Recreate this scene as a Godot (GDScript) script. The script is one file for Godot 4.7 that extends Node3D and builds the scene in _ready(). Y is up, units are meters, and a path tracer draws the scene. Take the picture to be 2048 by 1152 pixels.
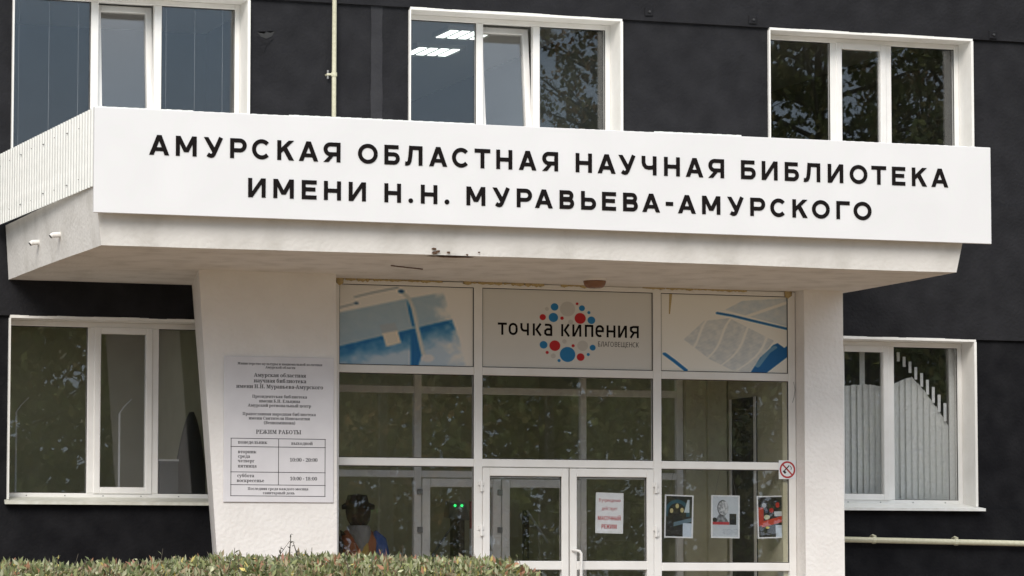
extends Node3D
# The entrance of a dark rendered library building under a white canopy, on an overcast autumn day.
# Axes: x to the right along the facade, y up, z out of the facade towards the street. Facade plane z = 0.

var rng := RandomNumberGenerator.new()
var wob := FastNoiseLite.new()
var M := {}
var used := {}
const SOFFIT := 4.57
const FLOOR := 0.62
const GLZ := 1.33

# ---------------------------------------------------------------- helpers
func lin(r: float, g: float, b: float) -> Color:
	return Color(r, g, b).linear_to_srgb()

func numbered(n: String) -> String:
	if not used.has(n):
		used[n] = 0
		return n
	used[n] += 1
	return "%s_%03d" % [n, used[n]]

func thing(called: String, label: String, category: String, at := Vector3.ZERO, group := "", kind := "") -> Node3D:
	var o := Node3D.new()
	o.name = numbered(called)
	add_child(o)
	o.position = at
	tag(o, label, category, group, kind)
	return o

func tag(o: Node, label: String, category := "", group := "", kind := "") -> void:
	if label: o.set_meta("label", label)
	if category: o.set_meta("category", category)
	if group: o.set_meta("group", group)
	if kind: o.set_meta("kind", kind)

func ST() -> SurfaceTool:
	var s := SurfaceTool.new()
	s.begin(Mesh.PRIMITIVE_TRIANGLES)
	return s

func put(parent: Node, called: String, st: SurfaceTool, mat: Material, label := "") -> MeshInstance3D:
	var o := MeshInstance3D.new()
	o.name = called if parent != self else numbered(called)
	o.mesh = st.commit()
	o.material_override = mat
	parent.add_child(o, true)
	if label: o.set_meta("label", label)
	return o

func quad(st: SurfaceTool, a: Vector3, b: Vector3, c: Vector3, d: Vector3) -> void:
	st.set_uv(Vector2(0, 1)); st.add_vertex(a)
	st.set_uv(Vector2(1, 0)); st.add_vertex(c)
	st.set_uv(Vector2(1, 1)); st.add_vertex(b)
	st.set_uv(Vector2(0, 1)); st.add_vertex(a)
	st.set_uv(Vector2(0, 0)); st.add_vertex(d)
	st.set_uv(Vector2(1, 0)); st.add_vertex(c)

# eight corners: bottom ring then top ring, both counter-clockwise seen from above
func hexa(st: SurfaceTool, p: Array) -> void:
	quad(st, p[0], p[1], p[5], p[4])
	quad(st, p[1], p[2], p[6], p[5])
	quad(st, p[2], p[3], p[7], p[6])
	quad(st, p[3], p[0], p[4], p[7])
	quad(st, p[4], p[5], p[6], p[7])
	quad(st, p[3], p[2], p[1], p[0])

func box(st: SurfaceTool, x0: float, y0: float, z0: float, x1: float, y1: float, z1: float) -> void:
	hexa(st, [Vector3(x0, y0, z1), Vector3(x1, y0, z1), Vector3(x1, y0, z0), Vector3(x0, y0, z0),
		Vector3(x0, y1, z1), Vector3(x1, y1, z1), Vector3(x1, y1, z0), Vector3(x0, y1, z0)])

# a bar with chamfered front edges (front = +z)
func bar(st: SurfaceTool, x0: float, y0: float, z0: float, x1: float, y1: float, z1: float, c := 0.006) -> void:
	box(st, x0, y0, z0, x1, y1, z1 - c)
	var a := [Vector3(x0, y0, z1 - c), Vector3(x1, y0, z1 - c), Vector3(x1, y1, z1 - c), Vector3(x0, y1, z1 - c)]
	var b := [Vector3(x0 + c, y0 + c, z1), Vector3(x1 - c, y0 + c, z1), Vector3(x1 - c, y1 - c, z1), Vector3(x0 + c, y1 - c, z1)]
	for k in 4:
		quad(st, a[k], a[(k + 1) % 4], b[(k + 1) % 4], b[k])
	quad(st, b[0], b[1], b[2], b[3])

func one_box(parent: Node, called: String, mat: Material, x0: float, y0: float, z0: float, x1: float, y1: float, z1: float, label := "") -> MeshInstance3D:
	var s := ST()
	box(s, x0, y0, z0, x1, y1, z1)
	return put(parent, called, s, mat, label)

func one_bar(parent: Node, called: String, mat: Material, x0: float, y0: float, z0: float, x1: float, y1: float, z1: float) -> MeshInstance3D:
	var s := ST()
	bar(s, x0, y0, z0, x1, y1, z1)
	return put(parent, called, s, mat)

func tube(st: SurfaceTool, pts: Array, rad: Array, n := 10) -> void:
	var rings := []
	for i in pts.size():
		var d: Vector3 = (pts[mini(i + 1, pts.size() - 1)] - pts[maxi(i - 1, 0)]).normalized()
		var u := d.cross(Vector3.UP if absf(d.y) < 0.9 else Vector3.RIGHT).normalized()
		var v := d.cross(u)
		var ring := []
		for k in n:
			var a := TAU * k / n
			ring.append(pts[i] + (u * cos(a) + v * sin(a)) * rad[i])
		rings.append(ring)
	for i in rings.size() - 1:
		for k in n:
			quad(st, rings[i][k], rings[i][(k + 1) % n], rings[i + 1][(k + 1) % n], rings[i + 1][k])
	for e in [0, rings.size() - 1]:
		for k in range(1, n - 1):
			st.add_vertex(rings[e][0]); st.add_vertex(rings[e][k]); st.add_vertex(rings[e][k + 1])

func smooth(st: SurfaceTool) -> SurfaceTool:
	st.index()
	st.generate_normals()
	return st

# a subdivided face whose points are pushed about a little, as hand-laid plaster is
func plaster(st: SurfaceTool, a: Vector3, b: Vector3, c: Vector3, d: Vector3, nu: int, nv: int, amp: float) -> void:
	var f := func(i: int, j: int) -> Vector3:
		var u := float(i) / nu
		var v := float(j) / nv
		var p := a.lerp(b, u).lerp(d.lerp(c, u), v)
		return p + Vector3(wob.get_noise_3dv(p * 3.0), wob.get_noise_3dv(p * 3.0 + Vector3(40, 0, 0)), wob.get_noise_3dv(p * 3.0 + Vector3(0, 70, 0))) * amp
	for i in nu:
		for j in nv:
			quad(st, f.call(i, j), f.call(i + 1, j), f.call(i + 1, j + 1), f.call(i, j + 1))

# ---------------------------------------------------------------- materials
func noise_tex(freq: float, c0: Color, c1: Color, seed_: int, octaves := 4, mid := Color(0, 0, 0, 0), size := 512) -> NoiseTexture2D:
	var n := FastNoiseLite.new()
	n.seed = seed_
	n.noise_type = FastNoiseLite.TYPE_SIMPLEX_SMOOTH
	n.frequency = freq
	n.fractal_octaves = octaves
	var t := NoiseTexture2D.new()
	t.width = size
	t.height = size
	t.seamless = true
	t.noise = n
	var g := Gradient.new()
	g.set_color(0, c0)
	g.set_color(1, c1)
	if mid.a > 0.0:
		g.add_point(0.5, mid)
	t.color_ramp = g
	return t

func mat(name_: String, color: Color, rough: float, metal := 0.0) -> StandardMaterial3D:
	var m := StandardMaterial3D.new()
	m.resource_name = name_
	m.albedo_color = color
	m.roughness = rough
	m.metallic = metal
	return m

func surfaced(name_: String, tex: Texture2D, rough: float, scale: float, bump: Texture2D = null, bump_cm := 0.2) -> StandardMaterial3D:
	var m := mat(name_, Color.WHITE, rough)
	m.albedo_texture = tex
	m.uv1_triplanar = true
	m.uv1_world_triplanar = true
	m.uv1_scale = Vector3.ONE * scale
	if bump:
		m.heightmap_enabled = true
		m.heightmap_texture = bump
		m.heightmap_scale = bump_cm
	return m

func make_materials() -> void:
	var grain := noise_tex(0.09, Color.BLACK, Color.WHITE, 5, 4)
	var soft := noise_tex(0.012, Color.BLACK, Color.WHITE, 6, 5)
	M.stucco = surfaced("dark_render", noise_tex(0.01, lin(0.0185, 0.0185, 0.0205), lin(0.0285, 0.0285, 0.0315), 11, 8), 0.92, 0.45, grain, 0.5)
	M.stucco_shaded = surfaced("shaded_render", noise_tex(0.01, lin(0.0095, 0.0095, 0.011), lin(0.02, 0.02, 0.022), 13, 8), 0.92, 0.45, grain, 0.5)  # same render darkened to carry the shade on the ground floor wall
	M.stucco_pale = surfaced("paler_render", noise_tex(0.014, lin(0.036, 0.036, 0.04), lin(0.046, 0.046, 0.05), 12, 6), 0.9, 0.45, grain, 0.5)
	for k in ["stucco", "stucco_shaded", "stucco_pale"]: M[k].metallic_specular = 0.12
	M.plaster = surfaced("white_plaster", noise_tex(0.02, lin(0.74, 0.715, 0.68), lin(0.82, 0.8, 0.77), 21, 6), 0.85, 0.5, grain, 0.35)
	M.concrete = surfaced("whitewashed_concrete", noise_tex(0.012, lin(0.62, 0.595, 0.555), lin(0.8, 0.775, 0.74), 22, 6, lin(0.75, 0.725, 0.69)), 0.9, 0.35, grain, 0.4)
	M.column = surfaced("painted_render", noise_tex(0.01, lin(0.75, 0.715, 0.685), lin(0.81, 0.78, 0.755), 23, 5), 0.85, 0.35, grain, 0.4)
	M.reveal = surfaced("painted_reveal", noise_tex(0.012, lin(0.75, 0.73, 0.69), lin(0.83, 0.815, 0.785), 24, 5), 0.7, 0.4, grain, 0.15)
	M.pvc = surfaced("white_pvc", noise_tex(0.012, lin(0.76, 0.74, 0.71), lin(0.83, 0.815, 0.795), 25, 5), 0.35, 0.5)
	M.board = surfaced("white_sign_panel", noise_tex(0.006, lin(0.7, 0.695, 0.7), lin(0.74, 0.735, 0.74), 26, 3), 0.5, 0.3)
	M.sheet = surfaced("white_profiled_sheet", noise_tex(0.02, lin(0.68, 0.69, 0.66), lin(0.82, 0.82, 0.79), 27, 5), 0.5, 0.6)
	M.letter = mat("black_letter", lin(0.011, 0.009, 0.009), 0.8)
	M.letter.metallic_specular = 0.15
	M.ink = mat("dark_ink", lin(0.035, 0.033, 0.035), 0.9)
	M.red_ink = mat("red_ink", lin(0.4, 0.03, 0.035), 0.8)
	M.paper = surfaced("paper", noise_tex(0.01, lin(0.66, 0.64, 0.66), lin(0.72, 0.7, 0.72), 28, 3), 0.6, 0.6)
	M.white_paper = mat("white_paper", lin(0.72, 0.74, 0.76), 0.5)
	M.glass = mat("window_glass", Color(0.25, 0.26, 0.2, 0.015), 0.0)
	M.glass.transparency = BaseMaterial3D.TRANSPARENCY_ALPHA
	M.tint_glass = mat("tinted_glass", Color(0.12, 0.14, 0.1, 0.16), 0.0)
	M.tint_glass.transparency = BaseMaterial3D.TRANSPARENCY_ALPHA
	M.seal = mat("rubber_seal", lin(0.02, 0.02, 0.02), 0.7)
	M.sill = surfaced("sill_sheet", noise_tex(0.02, lin(0.55, 0.54, 0.46), lin(0.72, 0.72, 0.66), 29, 5), 0.4, 0.8)
	M.white_sill = surfaced("white_sill_sheet", noise_tex(0.02, lin(0.72, 0.72, 0.68), lin(0.84, 0.84, 0.82), 30, 5), 0.4, 0.8)
	M.pipe = surfaced("cream_pipe_paint", noise_tex(0.03, lin(0.48, 0.46, 0.32), lin(0.66, 0.64, 0.5), 31, 5), 0.5, 1.5)
	M.steel = mat("grey_steel", lin(0.25, 0.25, 0.25), 0.45, 0.6)
	M.dark_metal = mat("dark_metal", lin(0.04, 0.04, 0.042), 0.6)
	M.foam = surfaced("yellow_foam", noise_tex(0.06, lin(0.42, 0.3, 0.13), lin(0.6, 0.49, 0.28), 32, 4), 0.95, 2.0, grain, 0.6)
	M.rust = surfaced("broken_plaster", noise_tex(0.06, lin(0.05, 0.03, 0.02), lin(0.26, 0.15, 0.09), 33, 4), 0.95, 3.0, grain, 0.8)
	M.amber = mat("brown_lamp_glass", lin(0.22, 0.1, 0.05), 0.2)
	M.wall_in = surfaced("olive_cream_wall", noise_tex(0.01, lin(0.48, 0.455, 0.325), lin(0.55, 0.53, 0.395), 34, 4), 0.9, 0.4)
	M.wall_grey = mat("grey_room_wall", lin(0.11, 0.12, 0.13), 0.9)
	M.ceil = mat("white_ceiling", lin(0.7, 0.7, 0.68), 0.9)
	M.floor_in = surfaced("floor_tiles", noise_tex(0.02, lin(0.22, 0.19, 0.14), lin(0.32, 0.28, 0.22), 35, 4), 0.5, 0.6)
	M.ground = surfaced("grass_and_earth", noise_tex(0.02, lin(0.06, 0.075, 0.03), lin(0.17, 0.16, 0.08), 36, 5), 0.95, 0.15)
	M.paving = surfaced("concrete_paving", noise_tex(0.02, lin(0.16, 0.116, 0.078), lin(0.24, 0.174, 0.12), 37, 5), 0.9, 0.3)
	M.tube_light = mat("lit_lamp_diffuser", lin(0.8, 0.8, 0.8), 0.5)
	M.tube_light.emission_enabled = true
	M.tube_light.emission = Color(0.95, 1.0, 0.96)
	M.tube_light.emission_energy_multiplier = 1.6
	M.green_light = mat("green_light", lin(0.1, 0.6, 0.3), 0.5)
	M.green_light.emission_enabled = true
	M.green_light.emission = Color(0.2, 1.0, 0.5)
	M.green_light.emission_energy_multiplier = 1.2
	M.bark = surfaced("bark", noise_tex(0.05, lin(0.035, 0.028, 0.02), lin(0.11, 0.095, 0.075), 38, 5), 0.95, 1.0)
	M.leaf = mat("leaf", Color.WHITE, 0.6)
	M.leaf.vertex_color_use_as_albedo = true
	M.leaf.backlight_enabled = true
	M.leaf.backlight = Color(0.4, 0.4, 0.4)
	M.blind = surfaced("pale_blind_fabric", noise_tex(0.04, lin(0.68, 0.7, 0.69), lin(0.78, 0.8, 0.79), 39, 3), 0.8, 1.0)
	M.blind.backlight_enabled = true
	M.blind.backlight = Color(0.3, 0.3, 0.3)

# ---------------------------------------------------------------- lettering drawn with strokes
var gl_st: SurfaceTool
var gl_z := 0.0
var gl_o := Vector3.ZERO
var gl_d := 0.006

func gl_poly(p: Array) -> void:   # convex outline
	var z := gl_d + gl_z
	gl_z += 0.0003
	var n := p.size()
	for k in range(1, n - 1):
		for q in [p[0], p[k + 1], p[k]]:
			gl_st.set_uv(Vector2.ZERO)
			gl_st.add_vertex(gl_o + Vector3(q.x, q.y, z))
	for k in n:
		var a: Vector2 = p[k]
		var b: Vector2 = p[(k + 1) % n]
		quad(gl_st, gl_o + Vector3(a.x, a.y, 0), gl_o + Vector3(b.x, b.y, 0), gl_o + Vector3(b.x, b.y, z), gl_o + Vector3(a.x, a.y, z))

func gl_rect(x0: float, y0: float, x1: float, y1: float) -> void:
	gl_poly([Vector2(x0, y0), Vector2(x1, y0), Vector2(x1, y1), Vector2(x0, y1)])

func gl_stroke(pts: Array, t: float) -> void:
	var z := gl_d + gl_z
	gl_z += 0.0003
	var l := []
	var r := []
	for i in pts.size():
		var d0: Vector2 = (pts[i] - pts[maxi(i - 1, 0)]).normalized()
		var d1: Vector2 = (pts[mini(i + 1, pts.size() - 1)] - pts[i]).normalized()
		if i == 0: d0 = d1
		if i == pts.size() - 1: d1 = d0
		var d := (d0 + d1).normalized()
		var nrm := Vector2(-d.y, d.x)
		var k := t * 0.5 / maxf(0.4, nrm.dot(Vector2(-d0.y, d0.x)))
		l.append(pts[i] + nrm * k)
		r.append(pts[i] - nrm * k)
	for i in pts.size() - 1:
		quad(gl_st, gl_o + Vector3(l[i].x, l[i].y, z), gl_o + Vector3(r[i].x, r[i].y, z), gl_o + Vector3(r[i + 1].x, r[i + 1].y, z), gl_o + Vector3(l[i + 1].x, l[i + 1].y, z))
		quad(gl_st, gl_o + Vector3(l[i].x, l[i].y, 0), gl_o + Vector3(l[i + 1].x, l[i + 1].y, 0), gl_o + Vector3(l[i + 1].x, l[i + 1].y, z), gl_o + Vector3(l[i].x, l[i].y, z))
		quad(gl_st, gl_o + Vector3(r[i].x, r[i].y, 0), gl_o + Vector3(r[i + 1].x, r[i + 1].y, 0), gl_o + Vector3(r[i + 1].x, r[i + 1].y, z), gl_o + Vector3(r[i].x, r[i].y, z))

func arc_pts(cx: float, cy: float, rx: float, ry: float, a0: float, a1: float, n := 20) -> Array:
	var o := []
	for k in n + 1:
		var a := deg_to_rad(lerpf(a0, a1, float(k) / n))
		o.append(Vector2(cx + rx * cos(a), cy + ry * sin(a)))
	return o

func mirrored(pts: Array, w: float) -> Array:
	var o := []
	for p in pts: o.append(Vector2(w - p.x, p.y))
	return o

func bowl(w: float, x0: float, y0: float, y1: float, t: float) -> Array:   # a P-like bowl open to the left
	var r := (y1 - y0 - t) * 0.5
	var o := [Vector2(x0, y1 - t * 0.5)]
	o += arc_pts(w - t * 0.5 - r, (y0 + y1) * 0.5, r, r, 90, -90, 14)
	o.append(Vector2(x0, y0 + t * 0.5))
	return o

func glyph(c: String, w: float, h: float, t: float) -> void:
	var k := t * 1.13
	match c:
		"А":
			gl_poly([Vector2(0, 0), Vector2(k, 0), Vector2(w * 0.5 + k * 0.5, h), Vector2(w * 0.5 - k * 0.5, h)])
			gl_poly([Vector2(w - k, 0), Vector2(w, 0), Vector2(w * 0.5 + k * 0.5, h), Vector2(w * 0.5 - k * 0.5, h)])
			gl_rect(w * 0.2, h * 0.2, w * 0.8, h * 0.2 + t * 0.92)
		"М":
			gl_rect(0, 0, t, h); gl_rect(w - t, 0, w, h)
			gl_poly([Vector2(0, h), Vector2(w * 0.5 - k * 0.5, h * 0.2), Vector2(w * 0.5 + k * 0.5, h * 0.2), Vector2(k, h)])
			gl_poly([Vector2(w, h), Vector2(w * 0.5 + k * 0.5, h * 0.2), Vector2(w * 0.5 - k * 0.5, h * 0.2), Vector2(w - k, h)])
		"У":
			gl_poly([Vector2(0, h), Vector2(w * 0.5 - k * 0.2, h * 0.22), Vector2(w * 0.5 + k * 0.8, h * 0.28), Vector2(k, h)])
			gl_stroke([Vector2(w - k * 0.5, h), Vector2(w * 0.52, h * 0.17), Vector2(w * 0.46, h * 0.09), Vector2(w * 0.38, h * 0.065), Vector2(w * 0.29, h * 0.085), Vector2(w * 0.2, h * 0.14)], t)
		"Р":
			gl_rect(0, 0, t, h); gl_stroke(bowl(w, t * 0.8, h * 0.3, h, t), t)
		"С":
			gl_stroke(arc_pts(w * 0.5 + t * 0.1, h * 0.5, (w + t * 0.3) * 0.5 - t * 0.5, h * 0.51 - t * 0.5, 42, 318, 26), t)
		"О":
			gl_stroke(arc_pts(w * 0.5, h * 0.5, w * 0.5 - t * 0.5, h * 0.51 - t * 0.5, 0, 360, 32), t)
		"К":
			gl_rect(0, 0, t, h)
			gl_poly([Vector2(t * 0.8, h * 0.32), Vector2(t * 0.8, h * 0.58), Vector2(w - k * 1.2, h), Vector2(w, h)])
			gl_poly([Vector2(w * 0.36, h * 0.5), Vector2(w * 0.55, h * 0.68), Vector2(w, 0), Vector2(w - k * 1.15, 0)])
		"Я":
			gl_rect(w - t, 0, w, h); gl_stroke(mirrored(bowl(w, t * 0.8, h * 0.3, h, t), w), t)
			gl_poly([Vector2(0, 0), Vector2(k * 1.15, 0), Vector2(w * 0.62, h * 0.34), Vector2(w * 0.36, h * 0.34)])
		"Б":
			gl_rect(0, 0, t, h); gl_rect(t * 0.9, h - t, w * 0.92, h); gl_stroke(bowl(w, t * 0.8, 0, h * 0.63, t), t)
		"Ь":
			gl_rect(0, 0, t, h); gl_stroke(bowl(w, t * 0.8, 0, h * 0.65, t), t)
		"В":
			gl_rect(0, 0, t, h); gl_stroke(bowl(w * 0.95, t * 0.8, h * 0.44, h, t), t); gl_stroke(bowl(w, t * 0.8, 0, h * 0.6, t), t)
		"Л":
			gl_rect(w - t, 0, w, h); gl_rect(w * 0.24, h - t, w - t * 0.9, h)
			gl_stroke([Vector2(w * 0.24 + t * 0.5, h), Vector2(w * 0.3, h * 0.45), Vector2(w * 0.26, h * 0.22), Vector2(w * 0.2, h * 0.11), Vector2(w * 0.11, h * 0.08), Vector2(w * 0.0, h * 0.09)], t)
		"Т":
			gl_rect(0, h - t, w, h); gl_rect((w - t) * 0.5, 0, (w + t) * 0.5, h - t * 0.9)
		"Н":
			gl_rect(0, 0, t, h); gl_rect(w - t, 0, w, h); gl_rect(t * 0.9, (h - t) * 0.5, w - t * 0.9, (h + t) * 0.5)
		"Ч":
			gl_rect(w - t, 0, w, h)
			gl_stroke([Vector2(t * 0.5, h), Vector2(t * 0.5, h * 0.66), Vector2(t * 0.7, h * 0.52), Vector2(w * 0.28, h * 0.42), Vector2(w * 0.45, h * 0.39), Vector2(w * 0.7, h * 0.4), Vector2(w - t * 0.8, h * 0.45)], t)
		"И":
			gl_rect(0, 0, t, h); gl_rect(w - t, 0, w, h)
			gl_poly([Vector2(0, 0), Vector2(k, 0), Vector2(w, h), Vector2(w - k, h)])
		"Е":
			gl_rect(0, 0, t, h); gl_rect(t * 0.9, 0, w, t); gl_rect(t * 0.9, (h - t) * 0.5 + 0.004, w * 0.92, (h + t) * 0.5 + 0.004); gl_rect(t * 0.9, h - t, w, h)
		"Г":
			gl_rect(0, 0, t, h); gl_rect(t * 0.9, h - t, w, h)
		".":
			gl_poly(arc_pts(w * 0.5, w * 0.5, w * 0.5, w * 0.5, 0, 345, 12))
		"-":
			gl_rect(0, h * 0.38, w, h * 0.38 + t)
		# small letters of the round-cornered lettering over the doors
		"т":
			gl_rect(0, h - t, w, h); gl_rect((w - t) * 0.5, 0, (w + t) * 0.5, h - t * 0.9)
		"о":
			var ring := arc_pts(w * 0.5, h - w * 0.5, w * 0.5 - t * 0.5, w * 0.5 - t * 0.5, 0, 180, 12) + arc_pts(w * 0.5, w * 0.5, w * 0.5 - t * 0.5, w * 0.5 - t * 0.5, 180, 360, 12)
			ring.append(ring[0])
			gl_stroke(ring, t)
		"ч":
			gl_rect(w - t, 0, w, h)
			gl_stroke([Vector2(t * 0.5, h), Vector2(t * 0.5, h * 0.62), Vector2(t * 0.9, h * 0.46), Vector2(w * 0.4, h * 0.39), Vector2(w - t * 0.8, h * 0.39)], t)
		"к":
			gl_rect(0, 0, t, h)
			gl_stroke([Vector2(w - t * 0.4, h), Vector2(w * 0.42, h * 0.5), Vector2(w - t * 0.3, 0)], t)
		"и":
			gl_rect(0, 0, t, h); gl_rect(w - t, 0, w, h)
			gl_poly([Vector2(t * 0.2, 0), Vector2(t * 1.2, 0), Vector2(w - t * 0.2, h), Vector2(w - t * 1.2, h)])
		"п":
			gl_rect(0, 0, t, h); gl_rect(w - t, 0, w, h); gl_rect(t * 0.9, h - t, w - t * 0.9, h)
		"н":
			gl_rect(0, 0, t, h); gl_rect(w - t, 0, w, h); gl_rect(t * 0.9, (h - t) * 0.5, w - t * 0.9, (h + t) * 0.5)
		"е":
			gl_stroke([Vector2(t, h * 0.5), Vector2(w - t * 0.5, h * 0.5), Vector2(w - t * 0.5, h * 0.72)] + arc_pts(w * 0.5, h - w * 0.5, w * 0.5 - t * 0.5, w * 0.5 - t * 0.5, 20, 180, 10) + arc_pts(w * 0.5, w * 0.5, w * 0.5 - t * 0.5, w * 0.5 - t * 0.5, 180, 300, 8), t)
		"а":
			gl_rect(w - t, 0, w, h * 0.8)
			gl_stroke([Vector2(w * 0.1, h - t * 0.5), Vector2(w * 0.6, h - t * 0.5), Vector2(w - t * 0.8, h * 0.86), Vector2(w - t * 0.5, h * 0.72)], t)
			gl_stroke([Vector2(w - t * 0.6, h * 0.55), Vector2(w * 0.4, h * 0.55), Vector2(t * 0.6, h * 0.42), Vector2(t * 0.6, h * 0.2), Vector2(w * 0.35, t * 0.5), Vector2(w - t * 0.6, t * 0.5)], t)
		"я":
			gl_rect(w - t, 0, w, h)
			gl_stroke([Vector2(w - t * 0.6, h - t * 0.5), Vector2(w * 0.4, h - t * 0.5), Vector2(t * 0.7, h * 0.84), Vector2(t * 0.7, h * 0.6), Vector2(w * 0.4, h * 0.45), Vector2(w - t * 0.6, h * 0.45)], t)
			gl_stroke([Vector2(w * 0.5, h * 0.46), Vector2(t * 0.5, 0)], t)

var font_cache := {}
func font(kind: String, bold: bool) -> Font:
	var key := kind + str(bold)
	if not font_cache.has(key):
		var f := SystemFont.new()
		f.font_names = PackedStringArray([kind])
		f.font_weight = 700 if bold else 400
		font_cache[key] = f
	return font_cache[key]

# one line of print, fitted to a width, its middle at `at`
func print_line(parent: Node, words: String, at: Vector3, width: float, m: Material, kind := "Droid Serif", bold := true, tall := 1.0) -> MeshInstance3D:
	var tm := TextMesh.new()
	tm.text = words
	tm.font = font(kind, bold)
	tm.font_size = 16
	tm.pixel_size = 0.02
	tm.depth = 0.02
	tm.curve_step = 2.0
	var s: float = width / tm.get_aabb().size.x
	var o := MeshInstance3D.new()
	o.name = "printed_line"
	o.mesh = tm
	o.material_override = m
	parent.add_child(o, true)
	o.position = at
	o.scale = Vector3(s, s * tall, 0.05)
	return o

# ---------------------------------------------------------------- flat print
func paint(w: int, h: int, f: Callable, soft := 0) -> ImageTexture:
	var im := Image.create(w, h, false, Image.FORMAT_RGB8)
	for y in h:
		for x in w:
			im.set_pixel(x, y, f.call(float(x) / w, float(y) / h))
	if soft:   # an enlarged photograph, unsharp as such prints are
		im.resize(w / soft, h / soft, Image.INTERPOLATE_LANCZOS)
		im.resize(w, h, Image.INTERPOLATE_CUBIC)
	return ImageTexture.create_from_image(im)

func print_mat(name_: String, t: Texture2D, rough := 0.5) -> StandardMaterial3D:
	var m := mat(name_, Color.WHITE, rough)
	m.albedo_texture = t
	m.texture_repeat = false
	return m

func inside(p: Vector2, poly: PackedVector2Array) -> bool:
	return Geometry2D.is_point_in_polygon(p, poly)

func seg(p: Vector2, pts: PackedVector2Array) -> float:
	var best := 9.0
	for i in pts.size() - 1:
		best = minf(best, p.distance_to(Geometry2D.get_closest_point_to_segment(p, pts[i], pts[i + 1])))
	return best

# a thin sheet with its print on the front, uv upright
func sheet(parent: Node, called: String, m: Material, x0: float, y0: float, x1: float, y1: float, z: float, thick: float, label := "") -> MeshInstance3D:
	var s := ST()
	quad(s, Vector3(x0, y0, z), Vector3(x1, y0, z), Vector3(x1, y1, z), Vector3(x0, y1, z))
	var b := z - thick
	quad(s, Vector3(x1, y0, b), Vector3(x0, y0, b), Vector3(x0, y1, b), Vector3(x1, y1, b))
	for e in [[x0, y0, x1, y0], [x1, y0, x1, y1], [x1, y1, x0, y1], [x0, y1, x0, y0]]:
		for k in [[0, 1, 3], [0, 3, 2]]:
			var c := [Vector3(e[0], e[1], b), Vector3(e[2], e[3], b), Vector3(e[0], e[1], z), Vector3(e[2], e[3], z)]
			for q in k:
				s.set_uv(Vector2(0.01, 0.01)); s.add_vertex(c[q])
	return put(parent, called, s, m, label)

# ---------------------------------------------------------------- windows
func pane(parent: Node, x0: float, y0: float, x1: float, y1: float, z: float, m: Material) -> MeshInstance3D:
	var s := ST()   # two sheets of glass, as sealed units have
	box(s, x0, y0, z - 0.002, x1, y1, z + 0.002)
	box(s, x0, y0, z - 0.022, x1, y1, z - 0.018)
	return put(parent, "pane", s, m)

func ring_bars(st: SurfaceTool, x0: float, y0: float, x1: float, y1: float, z0: float, z1: float, t: float) -> void:
	bar(st, x0, y0, z0, x0 + t, y1, z1)
	bar(st, x1 - t, y0, z0, x1, y1, z1)
	bar(st, x0 + t, y0, z0, x1 - t, y0 + t, z1)
	bar(st, x0 + t, y1 - t, z0, x1 - t, y1, z1)

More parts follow.
